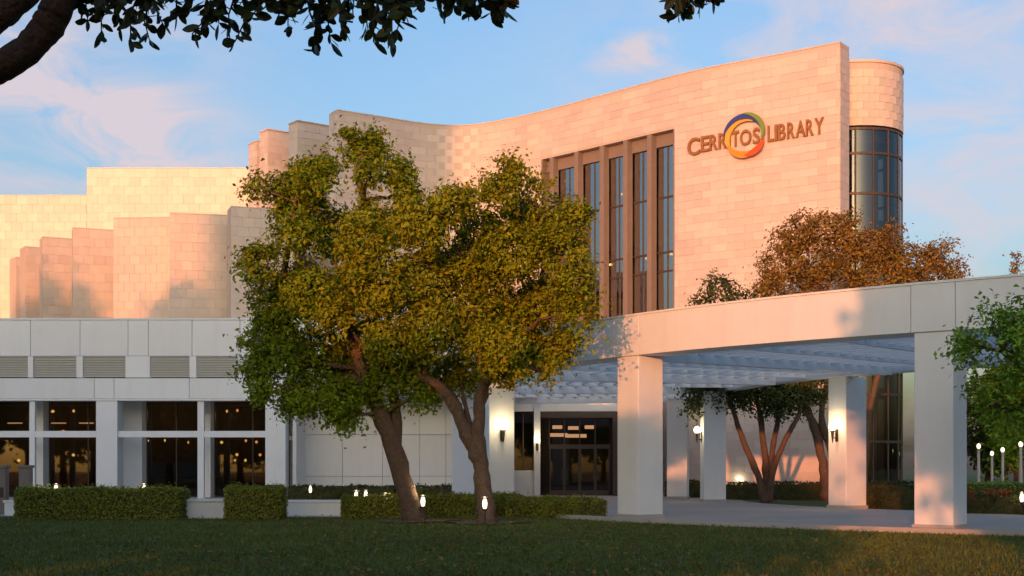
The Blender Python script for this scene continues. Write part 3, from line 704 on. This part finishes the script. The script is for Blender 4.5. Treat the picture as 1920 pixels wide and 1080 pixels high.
def make_tree(name, label, base, stems, lobes, bark='bark', leaf='leaf', size=.15, dens=60, clump=.28, per=20, seed=1, group=None, forks=3, cat='tree', twig=.02):
    """stems: list of (points, radii); limbs run from the stem ends and middles to the lobes"""
    r = np.random.default_rng(seed); t = thing(name, base, label, cat, group)
    mb = MB(); nodes = []
    for pts, rad in stems:
        sp = [Vector(p) for p in pts]
        fine = catmull(sp, 5) if len(sp) > 2 else sp
        fr = np.interp(np.linspace(0, 1, len(fine)), np.linspace(0, 1, len(rad)), rad)
        fine = [p + Vector((r.normal() * .3, r.normal() * .3, 0)) * float(fr[i]) * .35 for i, p in enumerate(fine)]
        mb.tube(fine, [float(x) * (1 + .08 * r.normal()) for x in fr], 11)
        for i in range(int(len(fine) * .45), len(fine)): nodes.append((fine[i], fr[i]))
    for c, rad in lobes:
        cv = Vector(c); rm = rad[0] if hasattr(rad, '__len__') else rad
        cand = [(n, w) for n, w in nodes if n.z < cv.z + .2] or nodes
        n, w = min(cand, key=lambda x: (x[0] - cv).length + .5 * max(0, x[0].z - cv.z + .4))
        pts = bent(n, cv, 6, .10, r); r0 = min(w * .7, .03 + .035 * rm + .02 * (cv - n).length)
        mb.tube(pts, list(np.linspace(r0, r0 * .35, 7)), 7)
        for k in range(forks):
            d = r.normal(size=3); d[2] = abs(d[2]) * .6 + .1; d /= np.linalg.norm(d); q = np.array(c) + d * rm * .85
            mb.tube(bent(pts[3 + k % 4], q, 4, .15, r), list(np.linspace(r0 * .45, twig * .4, 5)), 5)
    mb.build('trunk', bark, t, smooth=True)
    P, O = crown_points(lobes, dens, clump, per, seed)
    link('crown', leaf_mesh('crown', P, size, leaf, outward=O, seed=seed), t)
    return t
def lob(px, py, rp, Y, dy=0.0, sq=1.0):
    k = F / Y; return ((at(px, Y), Y + dy, zz(py, Y)), (rp / k, rp / k * 1.05, rp / k * sq))
def stem(pp, Y, widths): return ([(at(x, Y + d), Y + d, zz(y, Y + d)) for x, y, d in pp], [w / (F / Y) / 2 for w in widths])
# left of the two lawn trees, leaning trunk
YA = 39.0
L1 = [(684, 278, 42), (696, 262, 28), (660, 264, 24), (742, 326, 36), (606, 322, 30), (568, 330, 38), (532, 352, 38), (484, 352, 20), (560, 385, 50), (600, 362, 30), (700, 345, 24), (620, 430, 58), (560, 450, 44), (690, 410, 40), (765, 350, 24),
      (500, 505, 42), (545, 540, 52), (490, 560, 30), (520, 610, 52), (600, 560, 60), (480, 690, 34), (530, 680, 52), (600, 660, 60), (570, 745, 44), (640, 750, 52), (660, 690, 50), (720, 720, 44), (770, 700, 46), (800, 740, 26), (660, 785, 26), (510, 735, 26), (470, 640, 20)]
l1 = [lob(x, y, q * .84, YA, random.uniform(-1.3, 1.3), .92) for x, y, q in L1]
make_tree('lawn_tree', 'leaning tree with tall uneven olive crown, left of the pair on the lawn', (at(775, YA), YA, 0),
          [stem([(778, HZ + CAMZ * F / YA + 4, 0), (762, 930, 0), (735, 830, .0), (700, 740, .05), (672, 680, .1), (655, 600, .3), (640, 520, .4)], YA, [46, 36, 34, 28, 22, 18, 12]),
           stem([(738, 840, 0), (742, 780, .3), (735, 720, .5), (715, 640, .8), (700, 560, .8)], YA, [26, 24, 20, 16, 10]),
           stem([(640, 560, .3), (672, 470, .1), (684, 390, 0), (672, 330, 0), (680, 280, 0)], YA, [16, 15, 14, 11, 8]),
           stem([(690, 720, .05), (620, 690, .5), (560, 640, .6), (530, 560, .4), (545, 430, -.1), (560, 350, 0)], YA, [24, 18, 15, 13, 10, 7])],
          l1, leaf='leaf', size=.125, dens=50, clump=.24, per=66, seed=11)
YB = 38.0
L2 = [(690, 470, 50), (650, 520, 44), (640, 590, 40), (745, 420, 46), (800, 440, 52), (770, 385, 22), (845, 400, 40), (880, 370, 30), (900, 425, 50), (940, 370, 36), (960, 330, 20), (1000, 345, 20), (975, 395, 40), (1020, 420, 44), (1060, 385, 30), (1075, 430, 28), (1050, 480, 50), (1075, 540, 38), (1085, 600, 34), (1060, 640, 44), (1020, 560, 60),
      (960, 480, 66), (880, 500, 68), (800, 530, 70), (720, 550, 64), (680, 620, 44), (740, 640, 50), (810, 620, 66), (890, 600, 70), (960, 590, 66), (1000, 650, 50), (930, 665, 50), (860, 690, 46), (790, 690, 44), (1030, 690, 24), (960, 695, 30), (910, 330, 14)]
l2 = [lob(x, y, q * .86, YB, random.uniform(-1.6, 1.6), .9) for x, y, q in L2]
make_tree('lawn_tree', 'forked tree with broad dense brown-green crown, right of the pair on the lawn', (at(912, YB), YB, 0),
          [stem([(914, HZ + CAMZ * F / YB + 4, 0), (908, 930, 0), (902, 870, 0), (896, 815, 0), (900, 740, 0), (905, 690, .2), (890, 600, .3), (880, 520, .3)], YB, [42, 33, 31, 25, 20, 17, 13, 9]),
           stem([(898, 860, 0), (875, 815, .0), (845, 750, .1), (810, 715, .0), (740, 690, .3), (690, 660, .5), (660, 620, .5)], YB, [30, 26, 24, 18, 15, 11, 8]),
           stem([(898, 760, 0), (915, 710, .3), (955, 640, .8), (1000, 560, 1.0), (1030, 470, .8)], YB, [22, 18, 14, 12, 8]),
           stem([(893, 840, .1), (880, 790, .3), (868, 745, .5)], YB, [12, 10, 8])],
          l2, leaf='leaf_olive', size=.125, dens=50, clump=.24, per=68, seed=23)
# garden trees behind the canopy
YC = 60.0
l3 = [lob(x, y, q, YC, random.uniform(-.8, .8), .85) for x, y, q in [(1310, 715, 34), (1360, 735, 44), (1420, 715, 50), (1470, 735, 46), (1530, 725, 40), (1350, 545, 30), (1320, 570, 22), (1385, 565, 26), (1350, 610, 50), (1420, 640, 60), (1330, 700, 36), (1310, 750, 26), (1400, 730, 40), (1450, 750, 36), (1490, 700, 46), (1500, 760, 24), (1300, 650, 30)]]
def hz(Y): return HZ + CAMZ * F / Y
make_tree('garden_tree', 'multi-stemmed dark green tree in the garden behind the canopy columns', (at(1435, YC), YC, 0),
          [stem([(1434, hz(YC) + 2, 0), (1420, 890, 0), (1395, 830, 0), (1375, 770, 0), (1350, 680, 0)], YC, [16, 13, 11, 9, 6]),
           stem([(1437, hz(YC) + 2, 0), (1436, 880, .3), (1428, 800, .4), (1415, 720, .3), (1400, 640, .2)], YC, [16, 14, 11, 9, 6]),
           stem([(1440, hz(YC) + 2, 0), (1450, 880, 0), (1475, 820, -.2), (1500, 770, -.3), (1510, 700, -.2)], YC, [15, 13, 10, 8, 6]),
           stem([(1440, hz(YC) + 2, 0), (1446, 860, .3), (1458, 790, .5), (1460, 720, .4)], YC, [13, 11, 9, 6])],
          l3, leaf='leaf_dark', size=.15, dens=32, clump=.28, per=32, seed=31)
YR = 64.0
l4 = [lob(x, y, q, YR, random.uniform(-1.0, .8), .8) for x, y, q in [(1475, 455, 34), (1500, 425, 22), (1545, 430, 32), (1590, 415, 22), (1585, 460, 44), (1640, 460, 40), (1665, 435, 16), (1690, 490, 44), (1740, 490, 36), (1780, 510, 24), (1765, 470, 14), (1450, 510, 34), (1440, 545, 30), (1510, 490, 46), (1560, 530, 60), (1640, 530, 56), (1710, 540, 44),
      (1500, 590, 56), (1580, 610, 66), (1660, 610, 60), (1730, 600, 50), (1800, 520, 12)]]
make_tree('garden_tree', 'rust-brown tree rising above the canopy before the stone tower', (at(1545, YR), YR, 0),
          [stem([(1550, hz(YR), 0), (1545, 880, 0), (1530, 810, 0), (1512, 750, 0), (1520, 660, 0), (1540, 560, .2)], YR, [22, 18, 16, 13, 11, 6]),
           stem([(1552, hz(YR), 0), (1560, 860, 0), (1540, 780, -.2), (1560, 690, 0), (1600, 590, 0)], YR, [16, 14, 12, 10, 6]),
           stem([(1620, hz(YR), .5), (1622, 860, .5), (1630, 770, .3), (1650, 690, 0), (1680, 590, 0)], YR, [16, 14, 12, 10, 6])],
          l4, leaf='leaf_rust', size=.15, dens=34, clump=.28, per=36, seed=37)
# near tree reaching in from the right edge
YN = 28.0
l5 = [lob(x, y, q, YN, random.uniform(-.8, .8), .8) for x, y, q in [(1850, 600, 30), (1890, 610, 36), (1830, 645, 34), (1875, 660, 44), (1920, 640, 50), (1810, 650, 16), (1860, 715, 38), (1905, 720, 44), (1880, 770, 34), (1930, 790, 44), (1850, 760, 18), (1960, 600, 60), (1990, 700, 70), (2040, 620, 80), (2060, 740, 70), (1960, 540, 40), (2050, 520, 60), (2130, 600, 80), (2130, 700, 60)]]
make_tree('broadleaf_tree', 'fresh green leafy tree reaching in at the right edge', (at(2050, YN), YN, 0),
          [stem([(2050, hz(YN), 0), (2046, 900, 0), (2030, 820, 0), (2040, 700, 0), (2050, 600, 0)], YN, [44, 36, 30, 22, 12]),
           stem([(2034, 830, 0), (1980, 760, 0), (1930, 700, 0), (1880, 660, 0)], YN, [24, 18, 13, 8])],
          l5, leaf='leaf_green', size=.11, dens=44, clump=.2, per=36, seed=41)
# trees of the park in the distance on the right
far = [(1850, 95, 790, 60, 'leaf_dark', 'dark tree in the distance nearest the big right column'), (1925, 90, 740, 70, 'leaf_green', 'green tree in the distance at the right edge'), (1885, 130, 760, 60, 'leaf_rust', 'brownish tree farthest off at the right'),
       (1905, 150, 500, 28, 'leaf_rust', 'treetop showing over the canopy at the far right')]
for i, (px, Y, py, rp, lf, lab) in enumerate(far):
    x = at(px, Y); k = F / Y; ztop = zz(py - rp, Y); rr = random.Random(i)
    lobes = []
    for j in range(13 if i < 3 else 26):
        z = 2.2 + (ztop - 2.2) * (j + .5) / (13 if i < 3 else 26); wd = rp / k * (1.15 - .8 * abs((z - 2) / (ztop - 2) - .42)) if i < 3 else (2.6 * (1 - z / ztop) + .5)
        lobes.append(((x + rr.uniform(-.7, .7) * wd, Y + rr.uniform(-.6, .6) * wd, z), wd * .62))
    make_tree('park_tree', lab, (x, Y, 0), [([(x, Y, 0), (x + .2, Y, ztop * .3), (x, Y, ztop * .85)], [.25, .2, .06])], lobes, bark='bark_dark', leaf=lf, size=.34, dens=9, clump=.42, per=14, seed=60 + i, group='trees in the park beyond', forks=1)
def park_lamp(px, py, Y, lab):
    x = at(px, Y); z = zz(py, Y); t = thing('park_lamp', (x, Y, 0), lab, 'lamp post', 'lamp posts in the park')
    MB().lathe((x, Y, 0), [(.16, 0), (.16, .3), (.09, .4), (.07, z - .3), (.11, z - .26)], 10).build('post', 'far_wall', t)
    MB().lathe((x, Y, z - .255), [(.06, 0), (.10, .08), (.10, .18), (.04, .26)], 12).build('lamp_globe', 'path_glow', t, smooth=True)
for px, py, Y, lab in ((1835, 832, 72, 'first park lamp post right of the big white column'), (1860, 846, 80, 'shorter-looking park lamp post, second from the big white column'), (1880, 839, 74, 'third park lamp post from the big white column'), (1914, 828, 66, 'park lamp post at the right edge')):
    park_lamp(px, py, Y, lab)

# ------------------------------------------------------------------ overhanging tree in the foreground
YT = 8.6
fore = thing('overhanging_tree', (-5.6, 9.2, 0), 'dark overhanging branches with oval leaves across the top of the picture', 'tree')
mb = MB(); r = np.random.default_rng(3)
def fp(px, py, Y): return (at(px, Y), Y, zz(py, Y))
def limb(pts, rad, n=12):
    fine = catmull([Vector(p) for p in pts], 8); fr = np.interp(np.linspace(0, 1, len(fine)), np.linspace(0, 1, len(rad)), rad)
    fine = [p + Vector((r.normal(), r.normal(), r.normal())) * float(fr[i]) * .04 for i, p in enumerate(fine)]
    mb.tube(fine, [float(x) * (1 + .03 * r.normal()) for x in fr], n); return fine
limb([(-5.6, 9.2, -.1), (-5.5, 9.2, 1.2), (-5.2, 9.1, 2.6), (-4.6, 8.9, 3.6)], [.42, .32, .29, .26])
A1 = limb([(-4.9, 9.0, 3.2), (-4.2, 8.8, 3.85), fp(-60, 150, 8.7), fp(25, 112, YT), fp(80, 60, YT), fp(112, 0, YT), fp(140, -110, YT), fp(240, -260, YT), fp(420, -380, 8.9)], [.18, .13, .105, .098, .10, .105, .10, .085, .06])
limb([(-4.7, 9.0, 3.5), fp(-120, 130, 9.1), fp(-40, 55, 9.1), fp(20, 10, 9.1), fp(70, -60, 9.1), fp(60, -260, 9.1)], [.16, .12, .10, .10, .095, .07])
B1 = limb([fp(130, -60, YT), fp(300, -90, 8.4), fp(520, -80, 8.3), fp(760, -100, 8.2), fp(960, -70, 8.1)], [.06, .045, .035, .026, .012])
B2 = limb([fp(300, -330, 8.8), fp(620, -360, 8.6), fp(980, -260, 8.4), fp(1260, -130, 8.2), fp(1330, -60, 8.2)], [.06, .05, .04, .026, .010])
tips = []
for px, py in [(165, 45), (190, 70), (225, 55), (245, 85), (280, 80), (310, 60), (265, 30), (215, 15), (330, 35), (360, 70), (395, 30), (350, 10), (430, 60), (440, 85), (410, 50), (470, 40), (500, 15), (455, 10), (540, 55), (525, 30), (560, 20), (600, 60), (595, 100), (620, 85), (640, 60), (610, 30), (660, 15), (690, 60), (700, 85), (735, 85), (745, 60), (720, 40), (760, 30), (700, 15), (790, 10), (830, 30), (850, 15), (880, 30), (900, 20), (920, 35), (945, 30), (940, 8), (870, 5), (290, 10), (180, 15), (575, 5), (1250, 20), (1268, 35), (1290, 10), (1310, 15), (1335, 8), (1265, 5)]:
    src = B1 if px < 1100 else B2
    Y = random.uniform(8.0, 8.9); q = Vector(fp(px, py - 6, Y)); n = min(src, key=lambda p: (p - q).length + random.uniform(0, .15))
    pts = bent(n, q, 5, .10, r); mb.tube(pts, list(np.linspace(.011, .004, 6)), 5); tips.append(pts)
trunk_o = mb.build('trunk', 'bark_dark', fore, smooth=True)
lv = MB(); prof = [(0, 0), (.18, .26), (.42, .5), (.68, .47), (.88, .26), (1, 0)]
vs = [(0, t, 0) for t, w in prof]; n0 = len(vs)
vs += [(w * .52, t, .10 * w) for t, w in prof[1:-1]] + [(-w * .52, t, .10 * w) for t, w in prof[1:-1]]
fs = []
for sgn, o in ((1, n0), (-1, n0 + 4)):
    idx = [0] + [o + i for i in range(4)] + [5]
    for i in range(5):
        f = [i, i + 1, idx[i + 1], idx[i]]; f = list(dict.fromkeys(f)); fs.append(tuple(f if sgn > 0 else f[::-1]))
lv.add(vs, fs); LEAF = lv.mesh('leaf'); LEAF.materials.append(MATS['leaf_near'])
LM = []
for pts in tips:
    a = np.array(pts)
    for k in range(21):
        t = min(1, .25 + .75 * (k + random.random()) / 20); i = min(int(t * 5), 4); f = t * 5 - i; p = Vector(a[i] * (1 - f) + a[i + 1] * f)
        d = Vector((random.gauss(0, .75), random.gauss(0, .75), -.55 + random.gauss(0, .45))).normalized(); s = random.uniform(.08, .125)
        rot = d.to_track_quat('Y', 'Z') @ Matrix.Rotation(random.uniform(0, 6.28), 3, 'Y').to_quaternion()
        LM.append(Matrix.Translation(p) @ rot.to_matrix().to_4x4() @ Matrix.Scale(s, 4))
def leaf_rank(M):
    x, y = proj(M.translation); return (0 if y > -5 else 1, -y)
LM.sort(key=leaf_rank)
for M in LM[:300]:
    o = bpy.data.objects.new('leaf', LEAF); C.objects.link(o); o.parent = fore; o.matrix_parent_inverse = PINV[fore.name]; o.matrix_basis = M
# the rest of its foliage, partly above the frame
rest = MB(); lvv = [Vector(v) for v in vs]
for M in LM[300:]: rest.add([M @ v for v in lvv], fs)
for _ in range(2600):
    px = random.uniform(-500, 1050); Y = random.uniform(6.8, 10.2); zl = zz(-55, Y); p = Vector((at(px, Y), Y, zl + abs(random.gauss(0, .5)) + random.uniform(0, .3) + .1 * math.sin(px * .02)))
    d = Vector((random.gauss(0, .75), random.gauss(0, .75), -.4 + random.gauss(0, .5))).normalized()
    M = Matrix.Translation(p) @ (d.to_track_quat('Y', 'Z') @ Matrix.Rotation(random.uniform(0, 6.28), 3, 'Y').to_quaternion()).to_matrix().to_4x4() @ Matrix.Scale(random.uniform(.08, .13), 4)
    rest.add([M @ v for v in lvv], fs)
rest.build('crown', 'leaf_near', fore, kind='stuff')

# ------------------------------------------------------------------ street trees and an added block, placed out of frame so their shade falls on the place
cp, co = crown_points([((0, 0, 6.2), 2.6), ((1.9, .6, 5.4), 2.0), ((-1.9, -.5, 5.3), 2.1), ((.4, 1.8, 5.6), 2.0), ((-.3, -1.9, 5.6), 1.9), ((.8, -.4, 8.2), 1.8), ((-.9, .5, 7.9), 1.7), ((0, 0, 4.0), 2.0), ((2.2, -.8, 3.6), 1.3), ((-2.1, .9, 3.4), 1.4)], 9, .5, 16, 77)
CROWN = leaf_mesh('street_crown', cp, .5, 'leaf_green', outward=co, seed=5)
tm = MB().tube([(0, 0, 0), (.1, 0, 2), (0, .1, 4), (.2, 0, 7.5)], [.28, .22, .18, .05], 8).tube([(0, .05, 2.6), (1.2, .3, 4), (1.9, .6, 5.4)], [.12, .09, .04], 6).tube([(0, .05, 2.8), (-1.2, -.2, 4), (-1.9, -.5, 5.3)], [.12, .09, .04], 6)
TRUNK = tm.mesh('street_trunk'); TRUNK.materials.append(MATS['bark'])
HTREE = 9.7
def street_tree(x, y, h, lab, w=None):
    t = thing('street_tree', (x, y, 0), lab, 'tree', 'street trees beside and behind the viewer'); s = h / HTREE; w = w or s
    rz = random.uniform(0, 6.28)
    for nm, me in (('trunk', TRUNK), ('crown', CROWN)):
        o = bpy.data.objects.new(nm, me); C.objects.link(o); o.parent = t; o.scale = (w, w, s); o.rotation_euler = (0, 0, rz)
lab_l = 'street tree in the row left of the white wing'; lab_b = 'street tree in the row behind the viewer'
for i, x in enumerate(np.arange(-45, -17, 3.7)): street_tree(x + random.uniform(-.5, .5), 10.0 + random.uniform(-.8, .8), random.uniform(14.6, 15.4) + (2.6 if -40 < x < -33 else 0), lab_l, 1.3)
for x, h in ((-56, 19.5), (-52, 20), (-48, 19)): street_tree(x, 10, h, lab_l, 1.25)
office = thing('added_office_block', (-55, -87, 0), 'unseen office block added behind the viewer to cast shade on the tower and hall', 'building')  # unseen block added to throw a soft shadow over the tower's left side
ux, uy = Vector((.966, -.259)), Vector((-.259, -.966)); oc = ux * (-32.6) + uy * 91.0
def oq(a, b): return oc + ux * a + uy * b
MB().prism([oq(-5.2, 0), oq(6.4, 0), oq(6.4, 16), oq(-5.2, 16)], 0, 39.5).build('wall', 'far_wall', office)
for k in range(10): MB().prism([oq(-5.0, -.06), oq(6.2, -.06), oq(6.2, .3), oq(-5.0, .3)], 2.4 + k * 3.75, 4.6 + k * 3.75).build('window_band', 'bronze', office)
MB().prism([oq(-5.4, -.2), oq(6.6, -.2), oq(6.6, 16.2), oq(-5.4, 16.2)], 39.504, 40.1).build('roof', 'kerb', office)

for x, y, h in ((-26, 0, 9.6), (-21.5, -1, 9.6), (-17.5, .5, 9.2), (-13.6, 0, 8.0), (-9, 0, 6.6), (-5, -1, 6.4), (3.0, -3, 13.6), (6.6, -4, 14), (10.5, -4, 14), (15, -4, 13)): street_tree(x, y, h, lab_b, 1.1)

# ------------------------------------------------------------------ hedges, beds, low walls, posts
def hedge(pts, w, h, label, seed, leafm='hedge_leaf', dens=800, size=.075):
    """clipped hedge: a woody core with a skin of small leaves"""
    rr = np.random.default_rng(seed); t = thing('hedge', (*pts[0], 0), label, 'hedge', 'clipped hedges'); P = []; O = []; core = MB()
    for (x0, y0), (x1, y1) in zip(pts[:-1], pts[1:]):
        d = Vector((x1 - x0, y1 - y0)); L = d.length; d.normalize(); n = Vector((d.y, -d.x))
        a, b = Vector((x0, y0)), Vector((x1, y1)); e = n * (w / 2 - .05); core.prism([a + e, b + e, b - e, a - e], .0, h - .06)
        for axis, area in (('t', L * w), ('f', L * h), ('b', L * h), ('e', 2 * w * h)):
            m = int(area * dens); u = rr.uniform(0, L, m); v = rr.uniform(-.5, .5, m); z = rr.uniform(.02, h, m); j = rr.normal(0, .03, m)
            if axis == 't': q = np.stack([u, v * w, h + j + .025 * np.sin(u * 3.1 + seed) + np.maximum(0, rr.normal(-.06, .07, m))], 1); nn = (0, 0, 1)
            elif axis == 'e': sd = rr.choice([0, 1], m); q = np.stack([sd * L + j, v * w, z], 1); nn = (0, 0, .3)
            else: sg = 1 if axis == 'f' else -1; q = np.stack([u, sg * w / 2 + j, z], 1); nn = (n.x * sg, n.y * sg, .2)
            X = x0 + d.x * q[:, 0] + n.x * q[:, 1]; Yq = y0 + d.y * q[:, 0] + n.y * q[:, 1]
            P.append(np.stack([X, Yq, q[:, 2]], 1)); O.append(np.tile(np.array(nn), (m, 1)))
    core.build('core', 'soil', t); link('foliage', leaf_mesh('foliage', np.concatenate(P), size, leafm, outward=np.concatenate(O), seed=seed), t)
hedge([(at(42, 41), 41), (at(345, 41), 41)], 1.3, zz(918, 41), 'long clipped hedge before the glazed front, far left', 1)
hedge([(at(430, 41), 41), (at(530, 41), 41)], 1.3, zz(914, 41), 'short block of clipped hedge before the last white column', 2)
hedge([(at(645, 41.5), 41.5), (at(760, 42), 42), (at(880, 43), 43), (at(960, 44.5), 44.5)], 1.1, .66, 'low hedge running behind the two lawn trees', 3)
hedge([(at(962, 43), 43), (at(1040, 42.5), 42.5), (at(1112, 41.2), 41.2)], 1.2, .58, 'low hedge left of the front canopy column', 4)
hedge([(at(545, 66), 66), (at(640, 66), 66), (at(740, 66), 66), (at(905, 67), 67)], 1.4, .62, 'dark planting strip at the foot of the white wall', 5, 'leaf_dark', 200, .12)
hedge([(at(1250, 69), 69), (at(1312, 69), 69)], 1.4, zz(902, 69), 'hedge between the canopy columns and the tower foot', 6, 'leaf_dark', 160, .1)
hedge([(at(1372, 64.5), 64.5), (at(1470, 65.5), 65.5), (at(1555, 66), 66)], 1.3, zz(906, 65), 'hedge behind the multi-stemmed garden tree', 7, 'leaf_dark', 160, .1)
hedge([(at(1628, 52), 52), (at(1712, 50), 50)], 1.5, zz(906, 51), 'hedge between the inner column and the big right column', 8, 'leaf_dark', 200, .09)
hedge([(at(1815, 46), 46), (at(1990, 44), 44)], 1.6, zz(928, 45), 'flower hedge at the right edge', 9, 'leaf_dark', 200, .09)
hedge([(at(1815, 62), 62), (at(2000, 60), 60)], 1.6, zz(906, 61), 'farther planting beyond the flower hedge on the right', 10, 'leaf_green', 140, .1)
for k in range(26):                                              # red flowers in the right-hand bed
    px = random.uniform(1818, 1925); Y = random.uniform(44.4, 46.2); z = zz(928, 45) + random.uniform(.02, .14)
    x = at(px, Y); t = MB()
    for q in range(5):
        a = q * 1.2566; t.add([(x, Y, z), (x + .07 * math.cos(a - .5), Y + .07 * math.sin(a - .5), z + .04), (x + .1 * math.cos(a), Y + .1 * math.sin(a), z + .05), (x + .07 * math.cos(a + .5), Y + .07 * math.sin(a + .5), z + .04)], [(0, 1, 2, 3)])
    t.tube([(x, Y, z - .2), (x, Y, z)], [.008, .006], 4).build('flower', 'flower', label='red flower standing out of the bed at the right edge', cat='flower', group='red flowers in the right-hand bed')
def low_wall(x0, x1, y0, y1, h, label):
    t = thing('low_wall', ((x0 + x1) / 2, (y0 + y1) / 2, 0), label, 'low wall')
    MB().box(x0, x1, y0, y1, 0, h - .08).build('wall', 'white', t, bevel=.01); MB().box(x0 - .04, x1 + .04, y0 - .04, y1 + .04, h - .078, h).build('coping', 'white', t, bevel=.01)
low_wall(at(347, 41.5), at(428, 41.5), 41.2, 41.8, zz(936, 41.2), 'low white wall between the two clipped hedges')
low_wall(at(540, 44), at(640, 44), 43.8, 44.4, zz(938, 43.8), 'low white wall left of the leaning tree')
low_wall(at(1640, 72), at(1705, 72), 69, 69.5, .6, 'pale low wall at the foot of the glazed drum')
low_wall(at(8, 44), at(34, 44), 44, 44.4, zz(938, 44), 'small white wall between the stone posts')
for px0, px1, lab in ((-14, 10, 'stone gate post cut by the left edge'), (35, 55, 'slim stone gate post beside the left hedge')):
    Y = 45.0; x0, x1 = at(px0, Y), at(px1, Y); t = thing('gate_post', ((x0 + x1) / 2, Y, 0), lab, 'gate post')
    h = zz(872, Y); MB().box(x0, x1, Y, Y + .36, 0, h - .1).build('shaft', 'stone_post', t, bevel=.02); MB().box(x0 - .04, x1 + .04, Y - .04, Y + .40, h - .098, h).build('cap', 'stone_post', t, bevel=.02)
    MB().box(x0 + .06, x1 - .06, Y - .012, Y - .002, h - 1.1, h - .75).build('plaque', 'bronze', t)
# two litter bins by the white wall
for px, lab in ((880, 'dark litter bin by the white wall left of the right trunk'), (830, 'slim dark bollard by the white wall between the trunks')):
    Y = 62.0; x = at(px, Y); t = thing('litter_bin' if px == 880 else 'bollard', (x, Y, 0), lab, 'bin' if px == 880 else 'bollard'); w = .24 if px == 880 else .09; h = zz(904 if px == 880 else 908, Y)
    MB().lathe((x, Y, 0), [(w, 0), (w, h - .15), (w * 1.12, h - .13), (w * 1.12, h - .05), (w * .5, h)], 14).build('body', 'bronze', t)
    MB().lathe((x, Y, h), [(w * .45, 0), (w * .3, .05)], 10).build('lid', 'lamp_metal', t)
# mulch rings round the two lawn trees
for px, Y, lab in ((778, YA, 'left'), (914, YB, 'right')):
    q = [(at(px, Y) + (1.25 + .22 * math.sin(3 * a_ + Y)) * math.cos(a_), Y + (1.25 + .22 * math.sin(3 * a_ + Y)) * math.sin(a_)) for a_ in [2 * math.pi * i / 28 for i in range(28)]]
    sheet('mulch_bed', q, .045, 'mulch')
for k in range(4):                                               # added point lights that lift the dim reading room
    pl = bpy.data.lights.new('room_fill_light', 'POINT'); pl.energy = 14; pl.color = (1, .6, .28); pl.shadow_soft_size = .2
    lo = bpy.data.objects.new('room_fill_light', pl); C.objects.link(lo); lo.parent = wing; lo.matrix_parent_inverse = PINV[wing.name]; lo.location = (xg(30 + 130 * k), 73.2, 4.4)
# grass blades on the lawn
n = 120000; yy = rng.uniform(17.5, 43, n); xx = rng.uniform(-1, 1, n) * (yy * .40 + 1)
rc = np.hypot(xx - CC[0], yy - CC[1]); keep = (rc > 36.0) & (np.hypot(xx - at(778, YA), yy - YA) > 1.2) & (np.hypot(xx - at(914, YB), yy - YB) > 1.2) & ~((yy > 42) & (xx < -3)); xx, yy = xx[keep], yy[keep]; n = len(xx)
h = rng.uniform(.035, .085, n); a = rng.uniform(0, 6.28, n); lean = rng.normal(0, .03, (n, 2)); w = .014
V = np.stack([np.stack([xx - w * np.cos(a), yy - w * np.sin(a), np.zeros(n)], 1), np.stack([xx + w * np.cos(a), yy + w * np.sin(a), np.zeros(n)], 1), np.stack([xx + lean[:, 0], yy + lean[:, 1], h], 1)], 1).reshape(-1, 3)
go = link('grass', fast_mesh('grass', V, 3, np.arange(3 * n), 'grass'), label='short mown grass of the front lawn', cat='grass', kind='stuff')

n = 2600; yy = rng.uniform(18, 43, n); xx = rng.normal(0, 6, n) * (yy / 32) - 1; rc = np.hypot(xx - CC[0], yy - CC[1]); k = rc > 36.2
lp = np.stack([xx[k], yy[k], rng.uniform(.05, .085, k.sum())], 1)
link('fallen_leaves', leaf_mesh('fallen_leaves', lp, .09, 'leaf_rust', up=3.0, seed=91), label='dry leaves fallen on the front lawn', cat='leaves', kind='stuff')
